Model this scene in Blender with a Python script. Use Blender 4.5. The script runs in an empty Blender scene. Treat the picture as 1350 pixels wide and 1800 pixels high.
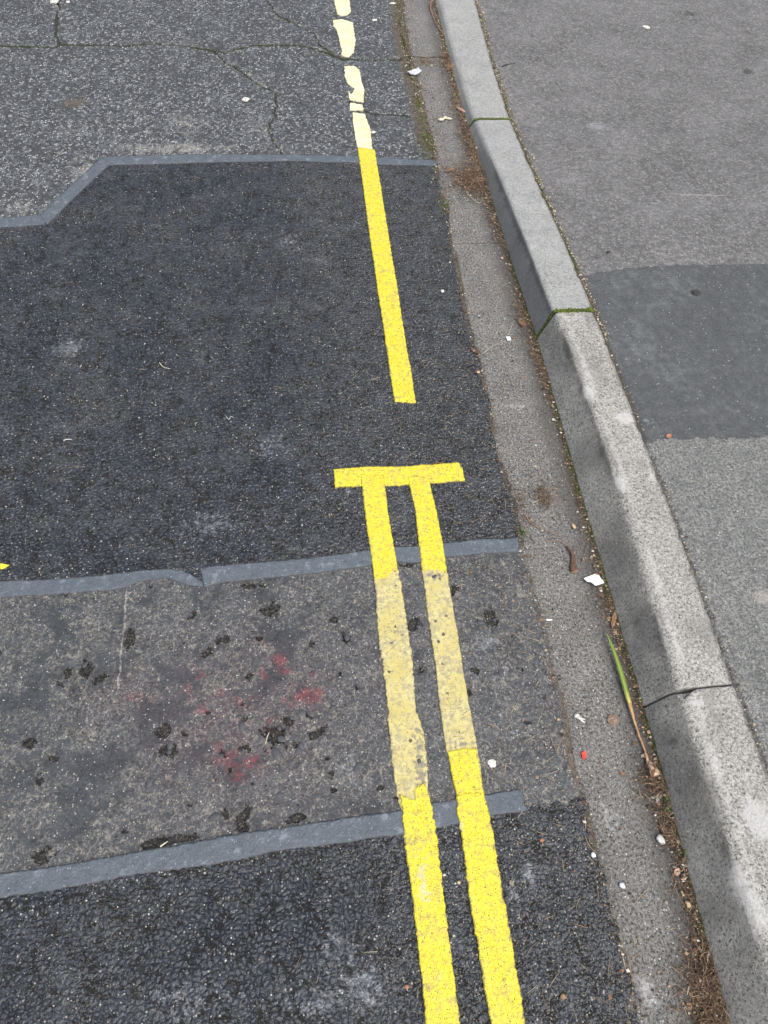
import bpy, bmesh, math, random
import numpy as np
from mathutils import Vector, noise as mnoise

S = bpy.context.scene
COL = S.collection
random.seed(11)
RNG = np.random.default_rng(7)

# ------------------------------------------------------------------ camera
cam_d = bpy.data.cameras.new('camera')
cam = bpy.data.objects.new('camera', cam_d)
COL.objects.link(cam)
cam_d.sensor_fit = 'VERTICAL'
cam_d.sensor_height = 36.0
cam_d.lens = 36.0 * 1300.0 / 1800.0
cam_d.clip_start = 0.05
cam_d.clip_end = 500.0
from mathutils import Matrix
cam.matrix_world = Matrix(((0.991918, 0.061930, -0.110737, 0.000000), (-0.112472, 0.833124, -0.541530, 0.000000), (0.058721, 0.549609, 0.833356, 1.370000), (0.000000, 0.000000, 0.000000, 1.000000)))
S.camera = cam

# ------------------------------------------------------------------ light: bright overcast
SUN_EL, SUN_AZ = 64.0, 150.0          # degrees, azimuth from +Y clockwise
world = bpy.data.worlds.new('World')
S.world = world
world.use_nodes = True
wn = world.node_tree
wn.nodes.clear()
sky = wn.nodes.new('ShaderNodeTexSky')
sky.sky_type = 'NISHITA'
sky.sun_disc = False
sky.sun_elevation = math.radians(SUN_EL)
sky.sun_rotation = math.radians(SUN_AZ)
sky.air_density = 1.0
sky.dust_density = 6.0
sky.ozone_density = 1.0
hs = wn.nodes.new('ShaderNodeHueSaturation')
hs.inputs['Saturation'].default_value = 0.65      # cloud cover takes most of the blue out
bg = wn.nodes.new('ShaderNodeBackground')
bg.inputs['Strength'].default_value = 0.15
wo = wn.nodes.new('ShaderNodeOutputWorld')
wn.links.new(sky.outputs[0], hs.inputs['Color'])
wn.links.new(hs.outputs[0], bg.inputs[0])
wn.links.new(bg.outputs[0], wo.inputs[0])

sun_d = bpy.data.lights.new('sun', 'SUN')
sun_d.energy = 0.9
sun_d.angle = math.radians(40)
sun_d.color = (1.0, 0.985, 0.965)
sun = bpy.data.objects.new('sun', sun_d)
COL.objects.link(sun)
_a, _e = math.radians(SUN_AZ), math.radians(SUN_EL)
to_sun = Vector((math.sin(_a) * math.cos(_e), math.cos(_a) * math.cos(_e), math.sin(_e)))
sun.rotation_euler = to_sun.to_track_quat('Z', 'Y').to_euler()
sun.location = to_sun * 20

S.view_settings.view_transform = 'Standard'
S.view_settings.look = 'None'
S.view_settings.gamma = 1.0
S.view_settings.use_curve_mapping = False
S.view_settings.exposure = 0.62

# ------------------------------------------------------------------ shader helpers
class V:
    """a socket with arithmetic"""
    def __init__(s, m, k): s.m, s.k = m, k
    def _op(s, op, o, rev=False):
        a, b = (o, s) if rev else (s, o)
        return s.m.math(op, a, b)
    def __add__(s, o): return s._op('ADD', o)
    def __radd__(s, o): return s._op('ADD', o, True)
    def __sub__(s, o): return s._op('SUBTRACT', o)
    def __rsub__(s, o): return s._op('SUBTRACT', o, True)
    def __mul__(s, o): return s._op('MULTIPLY', o)
    def __rmul__(s, o): return s._op('MULTIPLY', o, True)
    def __pow__(s, o): return s._op('POWER', o)

class Mat:
    def __init__(s, name, method='BUMP'):
        s.mat = bpy.data.materials.new(name)
        s.mat.use_nodes = True
        s.mat.displacement_method = method
        s.nt = s.mat.node_tree
        s.nt.nodes.clear()
        s.out = s.nt.nodes.new('ShaderNodeOutputMaterial')
        s.bs = s.nt.nodes.new('ShaderNodeBsdfPrincipled')
        s.nt.links.new(s.bs.outputs[0], s.out.inputs[0])
        tc = s.nt.nodes.new('ShaderNodeTexCoord')
        s.co = V(s, tc.outputs['Object'])
    def n(s, t, **kw):
        nd = s.nt.nodes.new(t)
        for k, v in kw.items(): setattr(nd, k, v)
        return nd
    def put(s, sock, v):
        if isinstance(v, V): s.nt.links.new(v.k, sock)
        elif isinstance(v, (tuple, list)):
            sock.default_value = (*v, 1.0) if len(v) == 3 and sock.type == 'RGBA' else v
        else: sock.default_value = v
    def math(s, op, a, b=None, c=None, clamp=False):
        nd = s.n('ShaderNodeMath', operation=op, use_clamp=clamp)
        s.put(nd.inputs[0], a)
        if b is not None: s.put(nd.inputs[1], b)
        if c is not None: s.put(nd.inputs[2], c)
        return V(s, nd.outputs[0])
    def clamp(s, a): return s.math('ADD', a, 0.0, clamp=True)
    def mx(s, a, b): return s.math('MAXIMUM', a, b)
    def mn(s, a, b): return s.math('MINIMUM', a, b)
    def ss(s, a, lo, hi, o0=0.0, o1=1.0):
        nd = s.n('ShaderNodeMapRange', interpolation_type='SMOOTHSTEP')
        s.put(nd.inputs[0], a)
        for i, v in enumerate((lo, hi, o0, o1)): s.put(nd.inputs[i + 1], v)
        return V(s, nd.outputs[0])
    def warp(s, co, scale, amp, dim='2D', detail=1):
        nz = s.n('ShaderNodeTexNoise', noise_dimensions=dim)
        s.put(nz.inputs['Vector'], co); nz.inputs['Scale'].default_value = scale; nz.inputs['Detail'].default_value = detail
        v = s.n('ShaderNodeVectorMath', operation='MULTIPLY_ADD')
        s.nt.links.new(nz.outputs['Color'], v.inputs[0])
        v.inputs[1].default_value = (amp, amp, amp)
        s.put(v.inputs[2], co)
        return V(s, v.outputs[0])
    def stretch(s, co, sc):
        v = s.n('ShaderNodeVectorMath', operation='MULTIPLY')
        s.put(v.inputs[0], co); v.inputs[1].default_value = sc
        return V(s, v.outputs[0])
    def noise(s, co, scale, detail=3, rough=.55, dim='2D', off=None):
        if off is not None:
            v = s.n('ShaderNodeVectorMath', operation='ADD'); s.put(v.inputs[0], co); v.inputs[1].default_value = (off, off * .7, 0)
            co = V(s, v.outputs[0])
        nd = s.n('ShaderNodeTexNoise', noise_dimensions=dim)
        s.put(nd.inputs['Vector'], co)
        nd.inputs['Scale'].default_value = scale; nd.inputs['Detail'].default_value = detail; nd.inputs['Roughness'].default_value = rough
        return V(s, nd.outputs['Fac'])
    def vor(s, co, scale, feature='F1', rand=1.0, dim='2D'):
        nd = s.n('ShaderNodeTexVoronoi', voronoi_dimensions=dim, feature=feature)
        s.put(nd.inputs['Vector'], co)
        nd.inputs['Scale'].default_value = scale; nd.inputs['Randomness'].default_value = rand
        d = V(s, nd.outputs['Distance'])
        if feature == 'F1':
            sp = s.n('ShaderNodeSeparateColor')
            s.nt.links.new(nd.outputs['Color'], sp.inputs[0])
            return d, V(s, sp.outputs[0]), V(s, sp.outputs[1]), V(s, sp.outputs[2])
        return d
    def attr(s, name):
        nd = s.n('ShaderNodeAttribute', attribute_name=name)
        return V(s, nd.outputs['Fac'])
    def attrc(s, name):
        nd = s.n('ShaderNodeAttribute', attribute_name=name)
        return V(s, nd.outputs['Color'])
    def mix(s, f, a, b, mode='MIX'):
        nd = s.n('ShaderNodeMix', data_type='RGBA', blend_type=mode)
        s.put(nd.inputs[0], f)
        for i, v in ((6, a), (7, b)):
            if isinstance(v, (int, float)): v = (v, v, v)
            s.put(nd.inputs[i], v)
        return V(s, nd.outputs[2])
    def grey(s, v, tint=(1, 1, 1)):
        nd = s.n('ShaderNodeCombineColor')
        for i in range(3): s.put(nd.inputs[i], v * tint[i])
        return V(s, nd.outputs[0])
    def done(s, col, rough=.8, disp=None, spec=.5):
        s.put(s.bs.inputs['Base Color'], col)
        s.put(s.bs.inputs['Roughness'], rough)
        s.put(s.bs.inputs['Specular IOR Level'], spec)
        if disp is not None:
            d = s.n('ShaderNodeDisplacement', space='OBJECT')
            s.put(d.inputs['Height'], disp)
            d.inputs['Midlevel'].default_value = 0.0
            d.inputs['Scale'].default_value = 1.0
            s.nt.links.new(d.outputs[0], s.out.inputs['Displacement'])
        return s.mat

TAN = (.30, .25, .18)

def common(m, col, co, moss=True):
    """stains that lie on every paved surface: pale dust, grime, brown litter dust, moss, red spray"""
    n1 = m.noise(co, 70, 5, .65)
    n2 = m.noise(co, 230, 3, .6, off=3.1)
    pale = m.ss(m.attr('pale') + (n1 - .5) * 1.1 + (n2 - .5) * .5, .38, .85)
    col = m.mix(pale * .55, col, (.34, .36, .39))
    dark = m.ss(m.attr('dark') + (n1 - .5) * .8, .3, .8)
    col = m.mix(dark * .7, col, (.025, .024, .024))
    dirt = m.ss(m.attr('dirt') + (n2 - .5) * 1.3 + (n1 - .5) * .7, .35, .8)
    col = m.mix(dirt * .85, col, m.mix(m.noise(co, 300, 2, .5), (.026, .021, .015), (.17, .135, .095)))
    if moss:
        ms = m.ss(m.attr('moss') + (n2 - .5) * 1.2 + (n1 - .5) * .9, .42, .75)
        col = m.mix(ms * .9, col, m.mix(m.noise(co, 260, 2, .5, off=5.), (.02, .028, .010), (.10, .115, .035)))
    return col

# pale or dark grains of every size, most of them tiny
def grains_of(m, co, scale, share, rmax=.42, dim='2D'):
    sd, s1, s2, s3 = m.vor(co, scale, 'F1', 1.0, dim=dim)
    r = (s3 * s3) * (rmax - .12) + .12
    return m.clamp((r - sd) * 12.0) * m.ss(s1, 1 - share - .01, 1 - share + .01), s2

# ---- fresh dark asphalt: tightly rolled stones under a film of binder
def mat_new_asphalt(name):
    m = Mat(name, 'BOTH')
    big = m.noise(m.co, 26, 4, .6)
    big2 = m.noise(m.co, 7, 3, .6, off=2.)
    co = m.warp(m.warp(m.warp(m.co, 14, .022), 60, .0045), 230, .0022)
    e = m.vor(co, 108, 'DISTANCE_TO_EDGE', 1.0)
    d, r1, r2, r3 = m.vor(co, 108, 'F1', 1.0)
    co2 = m.warp(m.co, 260, .003)
    e2 = m.vor(co2, 190, 'DISTANCE_TO_EDGE', 1.0)
    fine = m.noise(m.co, 520, 3, .65)
    n3 = m.noise(m.co, 130, 3, .6, off=4.)
    n4 = m.noise(m.co, 60, 3, .6, off=9.)
    n5 = m.noise(m.co, 210, 3, .7, off=15.)
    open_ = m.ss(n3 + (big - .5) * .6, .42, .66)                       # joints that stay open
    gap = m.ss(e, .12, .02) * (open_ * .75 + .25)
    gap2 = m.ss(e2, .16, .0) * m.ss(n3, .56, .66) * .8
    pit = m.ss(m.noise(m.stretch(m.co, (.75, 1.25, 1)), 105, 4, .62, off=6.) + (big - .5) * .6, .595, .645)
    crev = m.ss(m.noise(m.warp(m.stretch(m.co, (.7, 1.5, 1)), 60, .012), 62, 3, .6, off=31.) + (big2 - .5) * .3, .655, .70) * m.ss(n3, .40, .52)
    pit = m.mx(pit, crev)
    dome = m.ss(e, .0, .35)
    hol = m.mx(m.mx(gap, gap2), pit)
    h = dome * (.0007 + .0010 * r2) + n4 * .0014 + n5 * .0012 + r3 * .0005 + big * .0022 - hol * .0020
    top = m.grey(.0265 + .008 * r3 + (fine - .5) * .02 + (n5 - .5) * .030 + (n4 - .5) * .012 + (big2 - .5) * .012, (.82, 1.0, 1.27))
    col = m.mix(m.mx(hol * .7, pit), top, (.006, .006, .006))  # dark binder in joints and pits, blackened further to paint in crevice shade
    sand = m.ss(m.noise(m.co, 300, 2, .6, off=7.), .47, .60) * m.ss(e, .16, .02) * m.ss(m.attr('wear') + (big2 - .5) * .9, .10, .85)
    col = m.mix(sand * .80, col, (.23, .21, .17))
    haze = m.ss(m.noise(m.co, 16, 5, .7, off=12.) + (fine - .5) * .6, .54, .80) * m.ss(big2, .40, .60)
    col = m.mix(haze * .30, col, (.17, .185, .20))
    g1, t1 = grains_of(m, m.co, 230, .11)
    col = m.mix(g1 * .85, col, m.mix(t1, (.24, .20, .14), (.50, .50, .47)))
    g2, t2 = grains_of(m, m.co, 120, .012, .22)
    col = m.mix(g2 * .9, col, m.mix(t2, (.45, .36, .26), (.70, .70, .68)))
    col = common(m, col, m.co)
    rough = m.ss(hol, 0, 1, .36, .9) + (fine - .5) * .25
    return m.done(col, rough, h + fine * .00035, .5)

# ---- old weathered asphalt with bare stones
def mat_old_asphalt(name):
    m = Mat(name, 'BOTH')
    co = m.warp(m.warp(m.co, 60, .006), 200, .004)
    e = m.vor(co, 128, 'DISTANCE_TO_EDGE', 1.0)
    d, r1, r2, r3 = m.vor(co, 128, 'F1', 1.0)
    big = m.noise(m.co, 8, 5, .65)
    med = m.noise(m.co, 45, 4, .68, off=2.)
    fine = m.noise(m.co, 480, 3, .65)
    dome = m.ss(e, .02, .14)
    bare = m.ss(r1 + (big - .5) * 1.2 + m.attr('wear') * .3, .40, .62)
    stone = m.mix(m.ss(r2, .35, .9), m.grey(.075 + .06 * r3 + (fine - .5) * .08, (.90, 1.0, 1.09)), m.grey(.17 + .17 * r3 + (fine - .5) * .10, (.97, 1.0, 1.0)))
    matrix = m.grey(.046 + (med - .35) * .06 + (fine - .5) * .05, (.95, 1.0, 1.04))
    col = m.mix(dome * bare * .85, matrix, stone)
    col = m.mix(m.ss(m.noise(m.co, 150, 3, .6, off=6.), .58, .68) * .8, col, (.018, .018, .018))
    dust = m.ss(m.attr('wear') * 1.2 + (med - .5) * 1.4 + (fine - .5) * .7 + (big - .5) * 1.4, .48, 1.15)
    col = m.mix(dust * .62, col, (.31, .30, .27))
    g1, t1 = grains_of(m, m.co, 180, .11, .46)
    col = m.mix(g1 * .8, col, m.mix(t1, (.36, .37, .38), (.74, .77, .80)))
    g2, t2 = grains_of(m, m.co, 90, .02, .30)
    col = m.mix(g2 * .8, col, m.mix(t2, (.45, .44, .40), (.74, .75, .76)))
    col = common(m, col, m.co)
    ck = m.ss(m.attr('crack') + (fine - .5) * .5 + (med - .5) * .4, .30, .62)
    col = m.mix(ck * .80, col, (.020, .022, .014))
    h = dome * .0012 * (.5 + r2) + big * .003 + fine * .0004 - ck * .006 - m.ss(r3, .9, .95) * .0015
    return m.done(col, .66 + (r2 - .5) * .3, h, .45)

# ---- worn smooth mastic with stones showing through
def mat_trench(name):
    m = Mat(name, 'BOTH')
    lowf = m.noise(m.co, 9, 4, .6, off=6.)
    med = m.noise(m.co, 24, 6, .68)
    med2 = m.noise(m.co, 60, 5, .7, off=4.)
    fine = m.noise(m.co, 450, 3, .65)
    n5 = m.noise(m.co, 200, 3, .7, off=15.)
    base = m.grey(.049 + (lowf - .5) * .05 + (med - .5) * .07 + (med2 - .5) * .05 + (n5 - .5) * .07 + (fine - .5) * .07, (.88, 1.0, 1.11))
    # tan mortar smeared round the stones, broken and patchy
    w = m.warp(m.co, 34, .030, detail=4)
    sm = m.noise(w, 48, 6, .75, off=1.)
    where = m.ss(lowf * .55 + med * .45 + m.attr('wear') * .46 + (lowf - .5) * .8 + (med2 - .5) * .40, .50, .70)
    ridge = m.ss(m.math('ABSOLUTE', sm - .5), .030, .004)
    blotch = m.ss(sm, .60, .68)
    smear = m.mx(ridge * .8, blotch) * where * m.ss(n5, .34, .56)
    col = m.mix(smear * .75, base, m.mix(med2, (.20, .18, .145), (.34, .305, .25)))
    b2 = m.noise(m.warp(m.co, 20, .05, detail=4), 26, 6, .80, off=21.)
    col = m.mix(m.ss(b2, .56, .66) * m.ss(where, -.2, 1, .10, 1.) * m.ss(n5, .36, .58) * .55, col, (.235, .217, .18))
    col = m.mix(m.ss(b2, .43, .34) * m.ss(med2, .42, .6) * .65, col, (.024, .025, .028))
    b3 = m.noise(m.warp(m.co, 60, .016, detail=3), 85, 4, .72, off=33.)
    fleck = m.ss(b3 + (n5 - .5) * .25, .575, .66) * m.ss(where, .05, .9)
    col = m.mix(fleck * .38, col, m.mix(n5, (.20, .185, .15), (.40, .37, .31)))
    col = m.mix(m.ss(b3 + (n5 - .5) * .2, .40, .34) * m.ss(where, -.3, .8, .1, 1.) * .75, col, (.022, .023, .026))
    co = m.warp(m.warp(m.co, 60, .012), 150, .006)
    d, r1, r2, r3 = m.vor(co, 62, 'F1', 1.0)
    pick_ = m.ss(r1 + (med2 - .5) * 1.0 + m.attr('wear') * .12, .86, .90)
    st = m.ss(d, .34, .27) * pick_
    ring = m.ss(d, .50, .38) * pick_
    col = m.mix(ring * .42 * m.ss(fine, .3, .6), col, (.24, .22, .18))
    col = m.mix(st * .9, col, m.grey(.036 + .03 * r2 + (fine - .5) * .03, (.88, 1.0, 1.14)))
    red = m.ss(m.attr('red') + (med2 - .5) * 2.0 + (n5 - .5) * 1.4 + (fine - .5) * .9, .30, 1.25)
    col = m.mix(red * .58, col, m.mix(m.clamp(smear * .9 + m.ss(med2, .55, .75) * .5), (.17, .020, .030), (.36, .11, .105)))
    haze = m.attr('redhaze') * m.ss(med2, .25, .75)
    col = m.mix(haze * .26, col, (.12, .030, .045))
    g1, t1 = grains_of(m, m.co, 240, .11, .40)
    col = m.mix(g1 * .75, col, m.mix(t1, (.28, .25, .20), (.52, .52, .51)))
    sc = m.ss(m.attr('scratch') + (fine - .5) * 1.2 + (med2 - .5) * 1.2, .55, .95)
    col = m.mix(sc * .55, col, (.36, .34, .30))
    col = common(m, col, m.co)
    pit = m.ss(m.attr('pit') + (med2 - .5) * 2.2 + (n5 - .5) * .9 + (fine - .5) * .9, .46, .78)
    crumb = m.ss(m.noise(m.co, 280, 2, .5, off=8.), .56, .68)
    col = m.mix(pit * .9, col, m.mix(crumb, (.005, .005, .005), (.11, .095, .065)))
    h = med * .0032 + st * .0009 + med2 * .0016 + fine * .0004 - pit * .006
    return m.done(col, m.ss(st, 0, 1, .66, .5), h, .45)

# ---- bituminous overbanding strip
def mat_band(name):
    m = Mat(name, 'BUMP')
    n1 = m.noise(m.co, 40, 5, .65)
    fine = m.noise(m.co, 420, 3, .7)
    f2 = m.noise(m.co, 900, 1, .5, off=2.)
    col = m.grey(.100 + (n1 - .5) * .06 + (fine - .5) * .13 + (f2 - .5) * .06, (.83, 1.0, 1.19))
    g1, t1 = grains_of(m, m.co, 300, .10, .40)
    col = m.mix(g1 * .55, col, (.36, .40, .45))
    col = m.mix(m.ss(m.noise(m.co, 55, 6, .78, off=5.), .54, .66) * .55, col, (.05, .055, .06))
    col = m.mix(m.ss(n1, .58, .72) * .42, col, (.24, .27, .30))
    col = m.mix(m.ss(m.attr('edge') + (fine - .5) * .9, .35, .95) * .5, col, (.05, .05, .05))
    return m.done(col, .62, n1 * .002 + fine * .0006 + m.noise(m.co, 110, 2, .5) * .0016, .4)

# ---- concrete (gutter blocks and kerb stones)
def mat_concrete(name, base, tint, grain=1.0, dim='2D', method='BUMP', dark=.09):
    m = Mat(name, method)
    n1 = m.noise(m.co, 14, 5, .65, dim=dim)
    n2 = m.noise(m.co, 90, 4, .7, dim=dim)
    fine = m.noise(m.co, 420, 3, .75, dim=dim)
    n3 = m.noise(m.co, 190, 3, .7, dim=dim, off=3. if dim == '2D' else None)
    col = m.grey(base * .82 + (n1 - .5) * base * .55 + (n2 - .5) * base * .5 + (n3 - .5) * base * 2.0 * grain + (fine - .5) * base * 1.7 * grain, tint)
    g1, t1 = grains_of(m, m.co, 235, .20, .46, dim)
    col = m.mix(g1 * .75 * min(1, grain), col, m.mix(t1, (.32, .30, .26), (.62, .61, .59)))
    g2, t2 = grains_of(m, m.stretch(m.co, (-1, 1, 1)), 215, .24, .46, dim)
    col = m.mix(g2 * .8 * min(1, grain), col, (.050, .046, .042))
    g3, t3 = grains_of(m, m.co, 110, .07, .36, dim)
    col = m.mix(g3 * .6 * min(1, grain), col, m.mix(t3, (.07, .065, .06), (.36, .33, .29)))
    grime = m.ss(m.attr('grime') + (n2 - .5) * 1.0 + (n3 - .5) * 1.0 + (fine - .5) * 1.2, .20, 1.0)
    col = m.mix(grime * .58, col, (dark * .9, dark * .86, dark * .82))
    rub = m.ss(m.attr('rub') + (n2 - .5) * 1.2 + (n3 - .5) * .9, .32, .85)
    col = m.mix(rub * .66, col, (.050, .050, .052))
    lite = m.ss(m.attr('pale') + (n2 - .5) * 1.0 + (n1 - .5) * .6, .4, .9)
    col = m.mix(lite * .6, col, (.50, .50, .49))
    dirt = m.ss(m.attr('dirt') + (fine - .5) * 1.0 + (n2 - .5) * 1.0, .35, .85)
    col = m.mix(dirt * .85, col, m.mix(m.noise(m.co, 300, 2, .5, dim=dim), (.022, .019, .015), (.125, .10, .072)))
    ms = m.ss(m.attr('moss') + (fine - .5) * .8 + (n2 - .5) * .9, .40, .75)
    col = m.mix(ms * .92, col, m.mix(m.noise(m.co, 260, 2, .5, dim=dim, off=5.), (.015, .022, .008), (.085, .105, .025)))
    ck = m.ss(m.attr('crack') + (fine - .5) * .3, .35, .7)
    col = m.mix(ck * .9, col, (.02, .018, .015))
    h = n1 * .002 + n2 * .0012 + (fine - .5) * .0013 * grain + (n3 - .5) * .0012 * grain - g2 * .0008 * grain - ck * .004
    return m.done(col, .86, h, .3)

# ---- footway surfacing
def mat_footpath(name, kind):
    m = Mat(name, 'BUMP')
    n1 = m.noise(m.co, 5, 4, .6)
    n2 = m.noise(m.co, 38, 5, .68, off=2.)
    n3 = m.noise(m.co, 150, 3, .65, off=5.)
    fine = m.noise(m.co, 420, 3, .72)
    co = m.warp(m.warp(m.co, 70, .008), 230, .004)
    sc = {'old': 150, 'patch': 260, 'worn': 125}[kind]
    e = m.vor(co, sc, 'DISTANCE_TO_EDGE', 1.0)
    d, r1, r2, r3 = m.vor(co, sc, 'F1', 1.0)
    if kind == 'old':
        col = m.grey(.130 + (n1 - .5) * .12 + (n2 - .5) * .11 + r1 * r1 * .07 + (n3 - .5) * .17 + (fine - .5) * .15, (1.0, 1.0, .985))
        col = m.mix(m.ss(n3 + (fine - .5) * .5, .56, .68) * .75, col, (.030, .029, .029))
        col = m.mix(m.ss(r3, .84, .90) * m.ss(e, .03, .1) * .45, col, (.33, .325, .31))
        h = m.ss(e, 0, .2) * .0014 + r2 * .0008 + n3 * .0020
        share = .10
    elif kind == 'patch':
        col = m.grey(.074 + (n1 - .5) * .03 + (n2 - .5) * .06 + r1 * .02 + (n3 - .5) * .06 + (fine - .5) * .06, (.93, 1.0, 1.02))
        dust = m.ss(n2 + (fine - .5) * .5 + (n1 - .5) * .9, .54, .85)
        col = m.mix(dust * .22, col, (.24, .25, .25))
        h = m.ss(e, 0, .2) * .0006 + n2 * .001 + n3 * .0006
        share = .045
    else:
        stone = m.grey(.092 + r1 * .05 + (fine - .5) * .07, (.94, 1.0, 1.0))
        mortar = m.grey(.27 + (n2 - .5) * .16 + (fine - .5) * .20, (1.01, 1.0, .90))
        k = m.mx(m.ss(e, .21, .06), m.ss(n3, .52, .60)) * m.ss(fine + (n3 - .5) * .8, .32, .52)
        k = k * m.ss(n1 * .6 + (n2 - .5) * .9 + m.attr('wear') + .1, .12, .62)
        col = m.mix(k * .72, stone, mortar)
        col = m.mix(m.ss(n3, .42, .34) * .35, col, (.04, .04, .04))
        h = m.ss(e, 0, .25) * .0012 + r2 * .0006
        share = .05
    g1, t1 = grains_of(m, m.co, 210, share, .40)
    col = m.mix(g1 * .72, col, m.mix(t1, (.36, .34, .31), (.62, .61, .60)))
    scr = m.ss(m.attr('scratch') + (fine - .5) * .6, .35, .8)
    col = m.mix(scr * .5, col, (.42, .39, .35))
    col = common(m, col, m.co)
    ck = m.ss(m.attr('crack') + (fine - .5) * .3, .35, .7)
    col = m.mix(ck * .9, col, (.015, .014, .012))
    return m.done(col, .80, h + (fine - .5) * .0006 - ck * .003, .35)

# ---- road paint
def mat_paint(name, bright):
    m = Mat(name, 'BUMP')
    n1 = m.noise(m.co, 22, 5, .65)
    n2 = m.noise(m.co, 95, 4, .65, off=1.)
    fine = m.noise(m.co, 420, 3, .65)
    co = m.warp(m.co, 160, .004)
    e = m.vor(co, 112, 'DISTANCE_TO_EDGE', .95)
    sd, s1, s2, s3 = m.vor(m.co, 330, 'F1', 1.0)
    d2, q1, q2, q3 = m.vor(m.warp(m.co, 150, .006), 85, 'F1', 1.0)
    if bright == 'new':
        col = m.mix(m.ss(n1, .3, .7), (.60, .505, .030), (.665, .57, .050))
        col = m.mix(m.ss(n1 + (n2 - .5) * .8, .46, .74) * .60, col, (.42, .35, .075))
        col = m.mix(m.ss(n2, .50, .68) * .55, col, (.42, .355, .09))
        col = m.mix(m.ss(m.noise(m.co, 42, 5, .75, off=9.), .57, .70) * .55, col, (.25, .22, .10))
        col = m.mix(m.ss(e, .05, .0) * m.ss(n2, .45, .65) * .4, col, (.24, .20, .06))
        g1, t1 = grains_of(m, m.co, 330, .30, .40)
        col = m.mix(g1 * .85, col, (.085, .07, .02))
        g2, t2 = grains_of(m, m.co, 120, .05, .30)
        col = m.mix(g2 * .7, col, (.14, .12, .05))
        col = m.mix(m.ss(m.attr('pale') + (n2 - .5) * 1.6, .45, .8) * .65, col, (.52, .50, .36))
        h = m.ss(e, 0, .15) * .0005 + n2 * .0012 + fine * .0003
        rough = .55
    elif bright == 'faded':
        col = m.mix(m.ss(n1, .3, .7), (.47, .405, .145), (.54, .48, .225))
        col = m.mix(m.ss(n2 + (n1 - .5) * .5, .44, .66) * .75, col, (.31, .28, .17))
        g4, t4 = grains_of(m, m.co, 300, .22, .40)
        col = m.mix(g4 * .7, col, (.13, .11, .055))
        col = m.mix(m.ss(sd, .30, .20) * m.ss(s1, .80, .83) * .75, col, (.12, .10, .05))
        col = m.mix(m.ss(d2, .30, .22) * m.ss(q1, .93, .95) * .9, col, (.05, .05, .048))
        col = m.mix(m.ss(m.noise(m.co, 30, 6, .75, off=9.), .53, .66) * .55, col, (.27, .24, .16))
        gone = m.ss(m.attr('dirt') + (n2 - .5) * 2.0 + (fine - .5) * .8, .45, .85)
        col = m.mix(gone * .8, col, (.17, .16, .135))
        imp = m.attr('scratch')
        col = m.mix(m.ss(imp, .3, .8) * .26, col, (.28, .24, .13))
        h = n2 * .0016 + fine * .0005 - m.ss(imp, .3, .8) * .0006
        rough = .62
    else:
        col = m.mix(m.ss(n1, .3, .7), (.62, .56, .34), (.72, .67, .46))
        col = m.mix(m.ss(n2, .50, .70) * .55, col, (.44, .38, .22))
        col = m.mix(m.ss(fine, .58, .68) * .3, col, (.30, .27, .18))
        h = n2 * .0024 + fine * .0005
        rough = .7
    side = m.attr('edgewear')
    col = m.mix(m.ss(side + (n2 - .5) * 1.6 + (fine - .5), .55, 1.2) * .75, col, (.10, .09, .05))
    return m.done(col, rough, h, .35)

def mat_plain(name, c1, c2, scale=120, rough=.7, trans=0, bump=.0004, spec=.4, sub=0):
    m = Mat(name, 'BUMP')
    n = m.noise(m.co, scale, 4, .65, dim='3D')
    col = m.mix(m.ss(n, .3, .7), c1, c2)
    if trans: m.bs.inputs['Transmission Weight'].default_value = trans
    return m.done(col, rough, n * bump, spec)

def mat_attr(name, rough=.75):
    m = Mat(name, 'BUMP')
    n = m.noise(m.co, 300, 2, .6, dim='3D')
    col = m.mix(.6, m.attrc('tone'), m.mix(n, (.35, .35, .35), (1, 1, 1)), 'MULTIPLY')
    return m.done(m.mix(.45, col, m.attrc('tone')), rough, None, .3)

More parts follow.
